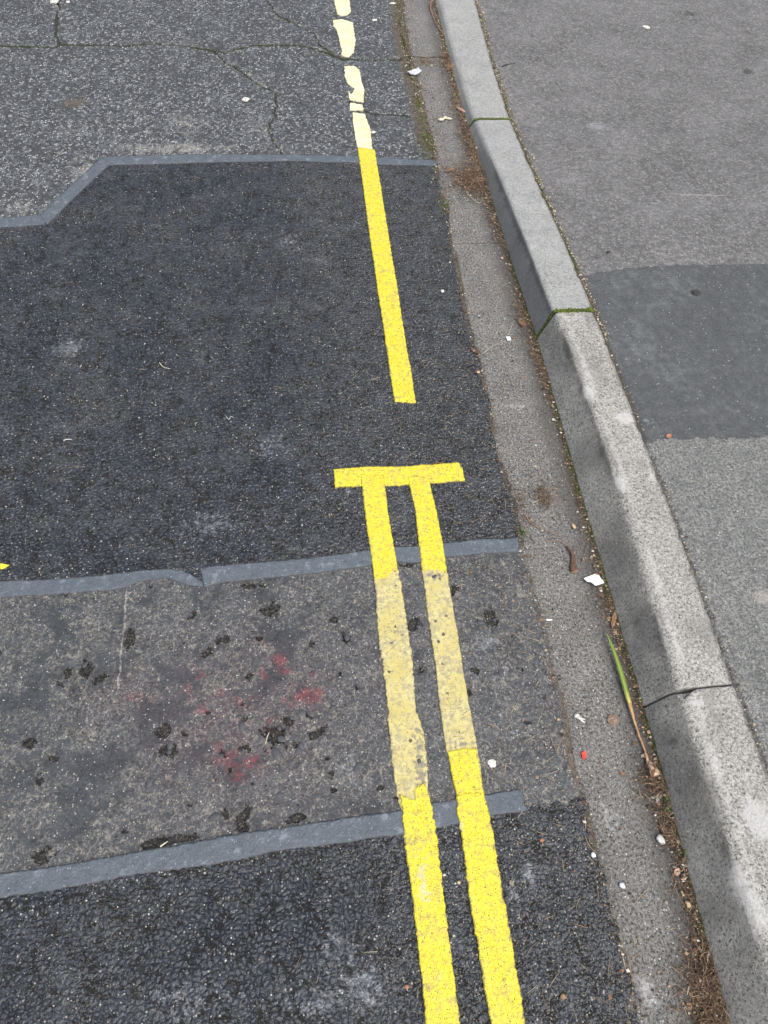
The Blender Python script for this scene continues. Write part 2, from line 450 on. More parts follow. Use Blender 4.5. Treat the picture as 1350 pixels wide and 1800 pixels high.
M = dict(
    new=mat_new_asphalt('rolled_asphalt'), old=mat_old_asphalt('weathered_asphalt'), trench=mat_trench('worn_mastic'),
    band=mat_band('bitumen_band'),
    gutter=mat_concrete('gutter_concrete', .185, (1.01, 1.0, .945), 1.25, '2D', 'BUMP', .06),
    kerb_rough=mat_concrete('rough_kerb_concrete', .335, (1.01, 1.0, .92), 1.35, '3D', 'BUMP', .11),
    kerb_smooth=mat_concrete('smooth_kerb_concrete', .33, (.975, 1.0, .965), .70, '3D', 'BUMP', .065),
    path=mat_footpath('footway_asphalt', 'old'), path_patch=mat_footpath('footway_patch_asphalt', 'patch'),
    path_worn=mat_footpath('worn_footway_asphalt', 'worn'),
    yellow=mat_paint('yellow_paint', 'new'), faded=mat_paint('faded_paint', 'faded'), cream=mat_paint('cream_paint', 'cream'),
    tone=mat_attr('mixed_litter'), soil=mat_plain('gutter_soil', (.02, .017, .013), (.07, .052, .036), 300, .95),
    white=mat_plain('white_card', (.70, .74, .80), (.80, .83, .86), 60, .5),
    gum=mat_plain('chewing_gum', (.42, .42, .38), (.60, .60, .55), 300, .6),
    darkgum=mat_plain('trodden_gum', (.018, .018, .018), (.045, .043, .04), 200, .6),
    red=mat_plain('red_plastic', (.62, .03, .02), (.75, .06, .04), 200, .4),
    dryleaf=mat_plain('dry_leaf', (.16, .085, .045), (.33, .21, .13), 250, .7),
    tanleaf=mat_plain('tan_leaf', (.42, .26, .19), (.55, .38, .29), 200, .7),
    darkleaf=mat_plain('dead_leaf', (.055, .032, .022), (.15, .09, .06), 220, .65),
    twig=mat_plain('dry_twig', (.14, .075, .04), (.32, .20, .12), 200, .75),
    straw=mat_plain('pale_straw', (.42, .38, .26), (.62, .58, .45), 200, .6),
    chalk=mat_plain('pale_stone', (.38, .38, .35), (.62, .62, .58), 220, .6),
    tanstone=mat_plain('tan_stone', (.38, .27, .15), (.55, .43, .28), 220, .6),
    glass=mat_plain('frosted_glass', (.50, .56, .56), (.68, .73, .73), 220, .3),
    stone=mat_plain('dark_road_stone', (.030, .034, .040), (.075, .08, .088), 200, .5, bump=.0008),
    yellowchip=mat_plain('yellow_chip', (.75, .62, .03), (.8, .7, .06), 200, .5),
    weed=mat_plain('weed_leaf', (.05, .10, .02), (.10, .17, .04), 200, .6),
    foil=mat_plain('crumpled_paper', (.36, .40, .43), (.60, .64, .67), 120, .4),
    orange=mat_plain('orange_flake', (.26, .11, .06), (.38, .18, .10), 250, .6),
)

# ------------------------------------------------------------------ object helpers
def link(o, parent=None):
    COL.objects.link(o)
    if parent is not None: o.parent = parent
    return o

def tag(o, label=None, cat=None, group=None, kind=None):
    if label: o['label'] = label
    if cat: o['category'] = cat
    if group: o['group'] = group
    if kind: o['kind'] = kind
    return o

def empty(name, loc=(0, 0, 0)):
    o = bpy.data.objects.new(name, None)
    o.empty_display_size = .05
    o.location = loc
    return link(o)

def np_mesh(name, co, quads, mat, attrs=None, smooth=True, parent=None):
    me = bpy.data.meshes.new(name)
    nv, nf, k = len(co), len(quads), quads.shape[1]
    me.vertices.add(nv)
    me.vertices.foreach_set('co', np.ascontiguousarray(co, dtype=np.float32).ravel())
    me.loops.add(nf * k)
    me.loops.foreach_set('vertex_index', np.ascontiguousarray(quads, dtype=np.int32).ravel())
    me.polygons.add(nf)
    me.polygons.foreach_set('loop_start', np.arange(0, nf * k, k, dtype=np.int32))
    me.polygons.foreach_set('use_smooth', np.full(nf, smooth, dtype=bool))
    me.update(calc_edges=True)
    for an, av in (attrs or {}).items():
        if av.ndim == 2:
            a = me.attributes.new(an, 'FLOAT_COLOR', 'POINT'); a.data.foreach_set('color', np.ascontiguousarray(av, dtype=np.float32).ravel())
        else:
            a = me.attributes.new(an, 'FLOAT', 'POINT'); a.data.foreach_set('value', np.ascontiguousarray(av, dtype=np.float32))
    me.materials.append(mat)
    return link(bpy.data.objects.new(name, me), parent)

def py_mesh(name, vs, fs, mat, parent=None, smooth=True, loc=(0, 0, 0)):
    me = bpy.data.meshes.new(name)
    me.from_pydata([tuple(v) for v in vs], [], fs)
    me.polygons.foreach_set('use_smooth', [smooth] * len(me.polygons))
    me.materials.append(mat)
    o = bpy.data.objects.new(name, me)
    o.location = loc
    return link(o, parent)

# value noise in numpy
_perm = RNG.random((256, 256))
def vnoise(x, y, scale, off=0.0):
    x = x * scale + off + 100.0; y = y * scale + off * 1.7 + 100.0
    xi = np.floor(x).astype(int); yi = np.floor(y).astype(int)
    fx = x - xi; fy = y - yi
    fx = fx * fx * (3 - 2 * fx); fy = fy * fy * (3 - 2 * fy)
    g = lambda a, b: _perm[a & 255, b & 255]
    return (g(xi, yi) * (1 - fx) + g(xi + 1, yi) * fx) * (1 - fy) + (g(xi, yi + 1) * (1 - fx) + g(xi + 1, yi + 1) * fx) * fy
def fbm(x, y, scale, n=3, off=0.0):
    t = 0; a = 1; w = 0
    for i in range(n):
        t = t + a * vnoise(x, y, scale * 2 ** i, off + i * 7.3); w += a; a *= .55
    return t / w

def sst(v, a, b):
    t = np.clip((v - a) / (b - a), 0, 1)
    return t * t * (3 - 2 * t)

def dist_poly(x, y, pts, jit=0.0):
    d = np.full(x.shape, 9.0)
    if jit:
        x = x + (vnoise(x, y, 45, 3.) - .5) * jit + (vnoise(x, y, 120, 5.) - .5) * jit * .5
        y = y + (vnoise(x, y, 45, 9.) - .5) * jit + (vnoise(x, y, 120, 8.) - .5) * jit * .5
    for (ax, ay), (bx, by) in zip(pts[:-1], pts[1:]):
        dx, dy = bx - ax, by - ay
        t = np.clip(((x - ax) * dx + (y - ay) * dy) / (dx * dx + dy * dy + 1e-12), 0, 1)
        d = np.minimum(d, np.hypot(x - ax - t * dx, y - ay - t * dy))
    return d

JIT = {}
def ragged(x, y, amp=.022):
    JIT[id(x)] = ((fbm(x, y, 45, 3, 21.) - .5) * amp, (fbm(x, y, 45, 3, 31.) - .5) * amp)

def blob(x, y, c, rx, ry=None, rot=0.0):
    ry = ry or rx
    if isinstance(x, np.ndarray) and x.size > 5000:      # ragged outline
        x, y = x + JIT[id(x)][0] if id(x) in JIT else x, y + JIT[id(x)][1] if id(x) in JIT else y
    dx, dy = x - c[0], y - c[1]
    cs, sn = math.cos(rot), math.sin(rot)
    u, v = (dx * cs + dy * sn) / rx, (-dx * sn + dy * cs) / ry
    return np.exp(-(u * u + v * v))

# ------------------------------------------------------------------ survey of the place (metres on the ground)
GUTTER_L = [(0.5766, 3.7106),(0.5379, 3.3855),(0.5213, 3.2363),(0.5124, 3.0274),(0.5093, 2.8884),(0.5096, 2.6164),(0.5060, 2.4518),(0.5104, 2.2489),(0.4966, 2.1235),(0.5032, 2.0047),(0.4871, 1.7992),(0.4924, 1.7603),(0.4804, 1.5203),(0.4814, 1.3790),(0.4837, 1.2095),(0.4697, 1.0306),(0.4798, 0.9470),(0.4830, 0.8679),(0.4718, 0.7576),(0.4750, 0.6607),(0.4780, 0.5698),(0.4737, 0.4793),(0.4765, 0.3994),(0.4654, 0.3048),(0.4713, 0.2739),(0.4721, 0.2296),(0.4715, 0.1595),(0.4729, 0.0931),(0.4718, 0.0224),(0.4742, -0.0330),(0.4704, -0.0813),(0.4657, -0.1482)]
KERB_B = [(0.6903, 3.7158),(0.6785, 3.3900),(0.6499, 2.5973),(0.6498, 2.2630),(0.6497, 1.9720),(0.6501, 1.6786),(0.6532, 1.4018),(0.6468, 1.1249),(0.6397, 0.8562),(0.6359, 0.6141),(0.6326, 0.4071),(0.6303, 0.2784),(0.6220, 0.1438),(0.6164, 0.0146),(0.6123, -0.0939),(0.6112, -0.1722)]
GL = np.array(sorted(GUTTER_L, key=lambda p: p[1])); KB = np.array(sorted(KERB_B, key=lambda p: p[1]))
def gutter_x(y): return np.interp(y, GL[:, 1], GL[:, 0])
def kerb_x(y): return np.interp(y, KB[:, 1], KB[:, 0])
H_Y = [-1, 0.0, 1.4, 1.7, 2.05, 2.44, 2.9, 3.6]
H_Z = [0.088, 0.088, 0.092, 0.082, 0.06, 0.028, 0.018, 0.014]
def kerb_h(y): return np.interp(y, H_Y, H_Z)
TOP_F = ([-.6, 0, .40, .41, .58, .80, 1.0, 1.26, 1.40, 1.43, 1.8, 2.1, 2.435, 2.84, 3.35, 3.7], [.662, .663, .668, .668, .678, .688, .690, .690, .682, .676, .673, .671, .668, .678, .696, .706])      # top front arris of the kerb
BACK = ([-.6, .26, .40, .80, 1.13, 1.43, 2.02, 2.45, 2.84, 3.35, 3.7], [.775, .777, .777, .785, .785, .785, .782, .790, .807, .838, .856])      # back of the kerb
def kerb_back(y): return np.interp(y, BACK[0], BACK[1])
def kerb_front(y): return np.interp(y, TOP_F[0], TOP_F[1])

BAND_A_TOP = [(-2.1434, 2.0435),(-1.0411, 1.9971),(-0.8057, 1.9745),(-0.6889, 1.9791),(-0.5705, 2.2324),(-0.5488, 2.2750),(-0.4452, 2.2765),(-0.1633, 2.2754),(0.0166, 2.2727),(0.2445, 2.2596),(0.3089, 2.2553),(0.5027, 2.2362)]
BAND_B_MID = [(-1.5274, 0.7674),(-0.6106, 0.7612),(-0.5004, 0.7585),(-0.3778, 0.7602),(-0.3219, 0.7729),(-0.2123, 0.7573),(-0.1017, 0.7618),(0.0168, 0.7645),(0.1321, 0.7733),(0.2956, 0.7786),(0.4639, 0.7798),(0.5283, 0.7806)]
BAND_C_MID = [(-1.2598, 0.2132),(-0.5227, 0.2147),(-0.3896, 0.2191),(-0.2990, 0.2268),(-0.1591, 0.2342),(-0.0147, 0.2418),(0.1087, 0.2430),(0.2016, 0.2466),(0.2987, 0.2568),(0.3670, 0.2596),(0.5090, 0.2552)]
def line_y(pts):
    a = np.array(sorted(pts)); return lambda x: np.interp(x, a[:, 0], a[:, 1])
yA, yB, yC = line_y(BAND_A_TOP[:5] + BAND_A_TOP[6:]), line_y(BAND_B_MID), line_y(BAND_C_MID)

# ------------------------------------------------------------------ paved sheets
def rows(a, b, s0, s1):
    ys = [-14, -7, -3, -1.5, -.8]
    y = a
    while y < b:
        ys.append(y); y += s0 + s1 * max(0, y)
    return np.array(ys + [b + .05, b + .3, b + 1, b + 3, b + 8, b + 16])

Y_ = rows(-.36, 3.62, .0021, .0010)
def sheet(xl, xr, n, outl, outr, Y):
    u = np.linspace(0, 1, n)
    X = xl(Y)[:, None] + (xr(Y) - xl(Y))[:, None] * u[None, :]
    parts = []
    if outl: parts.append(xl(Y)[:, None] - np.array(outl)[None, :])
    parts.append(X)
    if outr: parts.append(xr(Y)[:, None] + np.array(outr)[None, :])
    X = np.concatenate(parts, 1)
    YY = np.repeat(Y[:, None], X.shape[1], 1)
    return X, YY

def quads_of(shape):
    r, c = shape
    i = np.arange(r * c).reshape(r, c)
    return np.stack([i[:-1, :-1], i[:-1, 1:], i[1:, 1:], i[1:, :-1]], -1).reshape(-1, 4)

def cut(name, X, Y, Z, Q, sel, attrs, mat, parent=None):
    q = Q[sel]
    used, inv = np.unique(q, return_inverse=True)
    co = np.stack([X.ravel()[used], Y.ravel()[used], Z.ravel()[used]], 1)
    at = {k: v.ravel()[used] for k, v in attrs.items()}
    return np_mesh(name, co, inv.reshape(q.shape), mat, at, True, parent)

yc = lambda Y: np.clip(Y, -.4, 3.7)
RX, RY = sheet(lambda Y: -.68 - .19 * yc(Y), lambda Y: kerb_x(Y) + .03, 560, [14, 7, 3, 1, .3, .1], None, Y_)
A = {k: np.zeros(RX.shape) for k in ('pale', 'dark', 'dirt', 'moss', 'wear', 'crack', 'red', 'redhaze', 'pit', 'scratch', 'grime', 'rub')}
gx, kx = gutter_x(RY), kerb_x(RY)
dg = RX - gx
ragged(RX, RY)
def add(k, v): A[k] = np.maximum(A[k], v)

# cracks in the old road
CRACKS = [
 [(-1.3444, 2.9590),(-0.9662, 2.9731),(-0.8874, 2.9660),(-0.7784, 2.9553),(-0.7524, 2.9848),(-0.6731, 2.9861),(-0.5525, 2.9796),(-0.4123, 3.0031),(-0.2678, 2.9713),(-0.1647, 2.9390),(-0.0603, 2.9959),(0.0877, 3.0027),(0.1706, 2.9650),(0.2501, 2.8939),(0.3340, 2.8864),(0.4625, 2.8921),(0.5089, 2.9182)],
 [(-0.0083, 3.3679),(0.0261, 3.2472),(0.0950, 3.1551),(0.1671, 3.0793),(0.1793, 2.9998),(0.2207, 2.9230),(0.2561, 2.8898)],
 [(-0.2161, 2.9509),(-0.1849, 2.8889),(-0.1243, 2.8084),(-0.0655, 2.7185),(0.0020, 2.6539),(-0.0066, 2.5079),(-0.0295, 2.4385),(-0.0203, 2.3708),(0.0133, 2.2823)],
 [(-0.8230, 3.4898),(-0.7981, 3.2481),(-0.7865, 3.0693),(-0.7632, 2.9763)],
 [(0.2498, 2.5978),(0.3001, 2.5425),(0.3275, 2.5207),(0.3961, 2.5167),(0.4581, 2.5056)],
 [(0.4993, 3.1880),(0.5000, 2.9830),(0.5067, 2.9011)],
]
for i, c in enumerate(CRACKS):
    d = dist_poly(RX, RY, c, .012)
    m = sst(fbm(RX, RY, 6, 2, i * 3.), .25, .6)
    w = .0050 if i in (0, 4) else .0038
    add('crack', sst(-d, -w * 1.6, -w * .3) * (.65 + .5 * m))
    add('moss', sst(-d, -.012, -.002) * (1.0, .95, .95, .6, .2, .4)[i] * (.5 + .5 * m))
    add('wear', sst(-d, -.05, 0) * .3)
add('dirt', blob(RX, RY, (-0.6694, 2.5917), .05, .035) * .85)
add('pit', 0 * RX)
for c, rx, ry, a in (((-0.3474, 2.4410), .40, .14, .45), ((-0.2888, 2.3186), .45, .05, .6), ((-0.7026, 2.0226), .18, .06, .6), ((-0.5932, 2.2057), .10, .12, .55), ((0.2353, 2.7119), .06, .08, .3), ((-0.1261, 2.5085), .2, .1, .35), ((0.4502, 2.7926), .04, .1, .15)):
    add('wear', blob(RX, RY, c, rx, ry) * a)
# road edge beside the gutter
edge = sst(-np.abs(dg + .002), -.014, -.001)
add('dirt', edge * (.25 + .7 * sst(fbm(RX, RY, 14, 3, 2.), .38, .65)))
add('dirt', sst(dg, -.085, -.02) * sst(RY, 2.184, 2.347) * .85 * sst(-dg, -.02, -.005))
add('dark', sst(dg, -.085, -.02) * sst(RY, 2.184, 2.347) * .6 * (dg < .004))
add('moss', sst(-np.abs(dg + .012), -.03, 0) * sst(RY, 1.838, 2.381) * (.35 + .5 * fbm(RX, RY, 12, 2, 4.)))
add('moss', edge * .5 * sst(fbm(RX, RY, 5, 2, 7.), .5, .7))
# dust and wear on the fresh asphalt
for c, rx, ry, a in (((-0.5554, 1.4336), .06, .05, .62), ((-0.0562, 1.0913), .07, .06, .55), ((-0.1967, 0.8815), .10, .06, .52), ((0.0154, 1.8285), .06, .08, .5), ((0.0213, 1.6094), .12, .14, .3), ((-0.3727, 1.0075), .1, .08, .25),
     ((0.1168, 0.9412), .05, .04, .5), ((0.0192, 0.0565), .06, .09, .50), ((-0.0205, 0.0004), .09, .05, .54), ((-0.2186, 0.0229), .10, .05, .55), ((0.0507, 0.0072), .05, .06, .62), ((0.3446, 0.1371), .02, .03, .7), ((0.3119, 0.1232), .03, .04, .5), ((-0.5760, 0.9032), .1, .05, .3)):
    add('pale', blob(RX, RY, c, rx, ry) * a)
add('wear', (RY < yA(RX)) * 1. * (.35 + .75 * sst(RX, -0.106, 0.342) + .25 * (fbm(RX, RY, 4, 2, 3.) - .5)))
# bottom edge of the worn strip, dark broken spots and stains
PITS = (((-0.3462, 0.6331), .012, .02), ((-0.4264, 0.5781), .010, .022), ((-0.3956, 0.5504), .016, .014), ((-0.1687, 0.6079), .016, .010), ((-0.1958, 0.5900), .010, .008), ((-0.0749, 0.6716), .018, .015), ((-0.2753, 0.4459), .018, .014), ((-0.2645, 0.4067), .014, .018),
     ((0.0008, 0.4122), .012, .008), ((-0.5110, 0.4437), .014, .010), ((-0.2539, 0.2530), .050, .009), ((-0.1301, 0.2795), .012, .022), ((-0.0427, 0.2659), .014, .009), ((-0.2892, 0.2477), .02, .005), ((0.0713, 0.5991), .012, .010), ((-0.3882, 0.2054), .012, .008),
     ((0.2120, 0.6117), .014, .012), ((0.2100, 0.5149), .008, .010), ((0.1827, 0.3428), .010, .014), ((0.3711, 0.6171), .014, .020), ((0.3081, 0.6812), .014, .012), ((0.3188, 0.5074), .010, .010), ((0.1512, 0.2862), .016, .008), ((-0.0700, 0.4137), .018, .02), ((-0.0503, 0.4383), .012, .01), ((-0.4827, 0.3785), .008, .014), ((0.2215, 0.7536), .030, .006), ((0.3000, 0.4663), .010, .008), ((-0.1139, 0.7293), .03, .005), ((-0.4821, 0.7441), .010, .005), ((-0.4573, 0.2564), .012, .014))
_r = random.Random(5)
def in_strip():
    while True:
        x, y = _r.uniform(-.62, .46), _r.uniform(.18, .80)
        if _r.random() < .35: x, y = _r.gauss((-0.0356, 0.4157)[0], .12), _r.gauss((-0.0356, 0.4157)[1], .10)
        if float(yC(x)) + .02 < y < float(yB(x)) - .02 and x < float(gutter_x(y)) - .03 and not (.12 < x < .34): return (x, y)
PITS += tuple((in_strip(), *(lambda r: (r * _r.uniform(.7, 1.6), r * _r.uniform(.6, 1.3)))(_r.uniform(.0025, .0065))) for k in range(48))
for c, rx, ry in PITS: add('pit', np.minimum(1, blob(RX, RY, c, rx, ry) * 1.15))
for c, rx, a in (((-0.0596, 0.5591), .020, 1.15), ((-0.0538, 0.5387), .014, .9), ((-0.0055, 0.4833), .032, 1.0), ((-0.0326, 0.4780), .025, .9), ((0.0076, 0.5216), .02, .6), ((-0.0897, 0.5362), .015, .8), ((-0.2112, 0.5461), .016, .75), ((-0.2306, 0.5185), .013, .95), ((-0.1702, 0.4974), .016, .85), ((-0.1333, 0.4873), .016, .85), ((-0.2065, 0.4745), .02, .6),
     ((-0.1594, 0.3863), .03, .8), ((-0.1343, 0.3637), .032, .95), ((-0.1110, 0.3695), .014, 1.1), ((-0.1798, 0.4087), .02, .6), ((-0.3274, 0.5130), .03, .5), ((-0.0815, 0.4434), .012, .7), ((-0.0990, 0.6079), .02, .45)):
    add('red', blob(RX, RY, c, rx, rx * .75) * a)
add('redhaze', blob(RX, RY, (-0.1388, 0.4574), .16, .14)); add('redhaze', blob(RX, RY, (-0.3277, 0.5186), .10, .05) * .6)
add('scratch', sst(-dist_poly(RX, RY, [(-0.3625, 0.7368),(-0.3603, 0.6488),(-0.3638, 0.5307)], .006), -.004, -.001) * .9)
add('scratch', sst(-dist_poly(RX, RY, [(0.4262, 0.5619),(0.4284, 0.5190),(0.4172, 0.4845)], .004), -.004, -.001) * .6)
add('scratch', sst(-dist_poly(RX, RY, [(0.4472, 0.3272),(0.4330, 0.3817)], .004), -.006, -.001) * .5)
for c, rx, ry, a in (((-0.3778, 0.5014), .1, .06, .5), ((-0.0346, 0.4368), .09, .08, .6), ((-0.0967, 0.4642), .05, .06, .5), ((-0.0726, 0.5637), .06, .06, .4), ((-0.4020, 0.2506), .12, .03, .8), ((-0.2543, 0.2620), .1, .02, .8), ((0.0788, 0.2935), .06, .06, .5), ((-0.2868, 0.7567), .06, .012, 1.), ((-0.1255, 0.7303), .08, .012, .8), ((-0.3414, 0.5647), .06, .1, .4), ((0.3957, 0.3638), .05, .08, .3)):
    add('wear', .35 * 0 + blob(RX, RY, c, rx, ry) * a * ((RY > yC(RX)) & (RY < yB(RX))))
for c, rx, ry, a in (((0.3464, 0.5627), .05, .05, .5), ((0.3643, 0.4776), .04, .06, .5), ((0.3658, 0.3773), .05, .03, .45), ((0.0530, 0.3453), .03, .05, .5), ((0.0270, 0.4858), .02, .02, .4), ((0.1502, 0.3769), .03, .03, .3)):
    add('pale', blob(RX, RY, c, rx, ry) * a)
spot = (((-0.0360, 0.7839), .0), ((-0.0383, 0.7271), .010), ((0.0875, 0.7208), .009), ((-0.1655, 0.6295), .010), ((-0.1866, 0.5450), .008), ((-0.0233, 0.4519), .011), ((-0.0619, 0.4077), .013), ((-0.0370, 0.4085), .012), ((-0.0731, 0.3830), .014), ((-0.0330, 0.3842), .012), ((-0.1337, 0.4377), .010), ((-0.1224, 0.4334), .008), ((-0.0653, 0.4280), .009), ((-0.0651, 0.3500), .013),
        ((-0.0011, 0.3015), .010), ((-0.1814, 0.2847), .013), ((-0.3667, 0.2664), .010), ((-0.3432, 0.2622), .009), ((-0.2609, 0.4165), .013), ((-0.2624, 0.4044), .010), ((-0.2234, 0.4494), .009), ((0.0973, 0.3956), .010), ((0.1024, 0.3836), .011), ((0.0925, 0.4877), .011), ((0.0357, 0.4573), .012), ((0.0982, 0.4905), .008), ((-0.4356, 0.6160), .009), ((-0.4457, 0.6611), .011), ((-0.3164, 0.6426), .008),
        ((-0.4597, 0.5506), .010), ((-0.4690, 0.5426), .009), ((-0.4000, 0.5198), .008), ((-0.3104, 0.3614), .011), ((-0.2486, 0.3602), .009), ((-0.4834, 0.3834), .009), ((-0.3121, 0.3567), .006), ((-0.2809, 0.3762), .010), ((0.3738, 0.5827), .010), ((0.4418, 0.5421), .009), ((0.4410, 0.5385), .007), ((0.3678, 0.4948), .011), ((0.2688, 0.7168), .009), ((0.1837, 0.3427), .010), ((0.3812, 0.6818), .007), ((-0.1024, 0.3961), .008), ((-0.2043, 0.3686), .008), ((0.0747, 0.5988), .010), ((-0.0656, 0.6431), .010), ((-0.0494, 0.6530), .008), ((-0.0140, 0.6312), .007), ((-0.4811, 0.6002), .008), ((0.0134, 0.5269), .007), ((0.1470, 0.3503), .007))
spot += tuple((in_strip(), _r.uniform(.004, .012)) for k in range(80))
for c, r in spot:
    if r > 0: add('wear', blob(RX, RY, c, r * 2.0, r * 1.7) * 1.0)
for c, rx, ry in PITS: add('wear', blob(RX, RY, c, rx * 1.7 + .004, ry * 1.7 + .004) * .95)
# gutter
dk = kx - RX
inG = dg > 0
add('grime', inG * (.12 + .95 * sst(-dk, -.085, -.005) + .5 * (fbm(RX, RY, 9, 3, 4.) - .5) + .25 * sst(-dg, -.02, 0)))
add('dirt', inG * sst(-dk, -.038, -.002) * (.62 + .5 * fbm(RX, RY, 10, 2, 1.)))
DEBRIS = (((0.6613, 2.3463), .035, .16, 1.), ((0.6024, 2.1274), .065, .085, 1.3), ((0.6540, 2.5973), .03, .15, .75), ((0.6546, 2.8773), .03, .08, .8), ((0.5679, 2.8764), .04, .03, .6), ((0.5543, 0.9064), .024, .030, .75), ((0.4928, 0.8826), .02, .07, .5), ((0.6202, 0.6286), .012, .09, .55), ((0.6079, 0.2014), .016, .07, .95), ((0.5973, 0.2614), .03, .03, .7), ((0.6039, 0.0576), .016, .09, .6), ((0.5961, -0.0405), .030, .05, 1.1), ((0.5798, -0.0975), .036, .06, 1.15), ((0.6331, 1.8882), .02, .12, .55), ((0.6258, 1.4909), .015, .1, .6), ((0.6340, 1.3191), .012, .1, .7))
for c, rx, ry, a in DEBRIS: add('dirt', inG * blob(RX, RY, c, rx, ry) * a * .85)
add('pale', inG * (blob(RX, RY, (0.5439, 1.1832), .06, .012) * .6 + blob(RX, RY, (0.5147, 0.2014), .03, .06) * .6 + blob(RX, RY, (0.4936, -0.0466), .03, .04) * .75 + blob(RX, RY, (0.5571, 0.5075), .06, .07) * .45 + blob(RX, RY, (0.6057, 2.9846), .04, .03) * .5 + blob(RX, RY, (0.5386, 1.7079), .015, .06) * .5))
add('moss', inG * sst(-dk, -.010, -.001) * (.45 + .4 * fbm(RX, RY, 7, 2, 11.)))
add('moss', blob(RX, RY, (0.4978, 2.0048), .015, .02) * .8)
GJ = [2.919, 1.817, 1.183]
add('crack', inG * sst(-np.abs(RY - GJ[0] + (RX - .6) * .04 + (vnoise(RX, RY, 60) - .5) * .008), -.005, -.002))
add('moss', inG * sst(-np.abs(RY - GJ[0] + (RX - .6) * .04), -.012, -.002) * .7)
add('crack', inG * .62 * sst(-np.abs(RY - GJ[1] + (vnoise(RX, RY, 60) - .5) * .006), -.004, -.001))

und = (fbm(RX, RY, 2.2, 3, 5.) - .5) * .010
Z = und * sst(-RX, -.45, -.2) + (fbm(RX, RY, 18, 2, 8.) - .5) * .0015
Z = Z - sst(-dk, -.02, 0) * .002
Z = Z + inG * -.002
Q = quads_of(RX.shape)
qc = lambda a: a.ravel()[Q].mean(1)
jx = (fbm(RX, RY, 55, 2, 6.) - .5)
in_gut = qc(dg + jx * .012) > 0
xa, ya = RX, RY
up = qc(RY - yA(RX)) > 0
lowr = qc(RY - yC(RX) + jx * .004) < 0
strip = qc(RY - yB(RX)) < 0
# the light worn end of the strip beyond the band stops a little lower
corner = (qc(RX) > 0.364) & (qc(RY) < 0.277) & (qc(RY + jx * .02) > 0.247)
lowr = lowr & ~corner
pick = lambda *ks: {k: A[k] for k in ks}
road_attr = pick('pale', 'dark', 'dirt', 'moss', 'wear', 'crack')
tag(cut('road', RX, RY, Z, Q, ~in_gut & up, road_attr, M['old']), 'old pale grey asphalt road with mossy cracks', kind='structure')
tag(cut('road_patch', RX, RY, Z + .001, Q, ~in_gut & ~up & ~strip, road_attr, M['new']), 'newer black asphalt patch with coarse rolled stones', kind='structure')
trench = tag(cut('worn_road_strip', RX, RY, Z, Q, ~in_gut & strip & ~lowr, pick('pale', 'dark', 'dirt', 'moss', 'wear', 'red', 'redhaze', 'pit', 'scratch'), M['trench']), 'smooth worn dark strip across the road with red paint stains', kind='structure')
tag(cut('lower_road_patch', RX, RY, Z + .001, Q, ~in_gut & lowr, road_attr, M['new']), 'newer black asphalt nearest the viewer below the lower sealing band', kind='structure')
gutter = empty('gutter'); tag(gutter, 'concrete gutter channel of flat blocks along the kerb', kind='structure')
gy = qc(RY)
lims = [99, GJ[0], GJ[1], GJ[2], -99]
for i in range(4):
    cut('channel_block', RX, RY, Z, Q, in_gut & (gy <= lims[i]) & (gy > lims[i + 1]), pick('pale', 'dirt', 'moss', 'grime', 'crack', 'rub'), M['gutter'], gutter)

# footway
FY = rows(-.36, 3.62, .0034, .0016)
FX, FYY = sheet(lambda Y: kerb_back(Y) - .004, lambda Y: .98 + .50 * yc(Y), 300, None, [.1, .4, 1, 3, 7, 14], FY)
A = {k: np.zeros(FX.shape) for k in ('pale', 'dark', 'dirt', 'moss', 'wear', 'crack', 'scratch')}
db = FX - kerb_back(FYY)
RX0, RY0 = RX, RY
RX, RY = FX, FYY
ragged(RX, RY)
gap = sst(-db, -.016, -.004)
far = sst(RY, 0.668, 1.641)
add('dirt', gap * (.35 + .6 * far) * (.5 + .8 * fbm(RX, RY, 14, 2, 1.)))
add('dirt', sst(-db, -.035, -.004) * .75 * sst(RY, 1.719, 2.271) * (.4 + .9 * fbm(RX, RY, 20, 2, 5.)))
add('moss', sst(-db, -.018, -.003) * far * (.25 + .7 * fbm(RX, RY, 9, 2, 3.)))
add('dark', gap * .55)
add('crack', sst(-dist_poly(RX, RY, [(0.8024, 2.8034),(0.8336, 2.8081),(0.8665, 2.8303),(0.8946, 2.8394)], .01), -.008, -.002) * .9)
add('pale', blob(RX, RY, (1.0873, 2.3817), .055, .05) * .72 + blob(RX, RY, (0.8675, 2.4001), .02, .03) * .5)
add('scratch', sst(-dist_poly(RX, RY, [(0.8967, 2.2257),(0.9632, 2.2095),(1.0253, 2.2237)], .004), -.006, -.001) * .75)
add('scratch', sst(-dist_poly(RX, RY, [(1.1966, 1.9460),(1.2778, 1.9406),(1.3594, 1.9352)], .01), -.009, -.001) * .8)
add('scratch', sst(-dist_poly(RX, RY, [(1.1900, 2.7120),(1.1873, 2.6286),(1.1801, 2.5680)], .004), -.005, -.001) * .5)
add('scratch', sst(-dist_poly(RX, RY, [(1.5159, 3.1009),(1.5571, 3.0303)], .004), -.008, -.001) * .6)
for c, rx, ry, a in (((1.7388, 3.2709), .03, .035, .8), ((1.8000, 2.7816), .03, .03, .9), ((1.0856, 1.4710), .014, .014, 1.0), ((1.5921, 3.0075), .025, .015, .45), ((1.2749, 1.4482), .03, .03, .3)):
    add('dark', blob(RX, RY, c, rx, ry) * a)
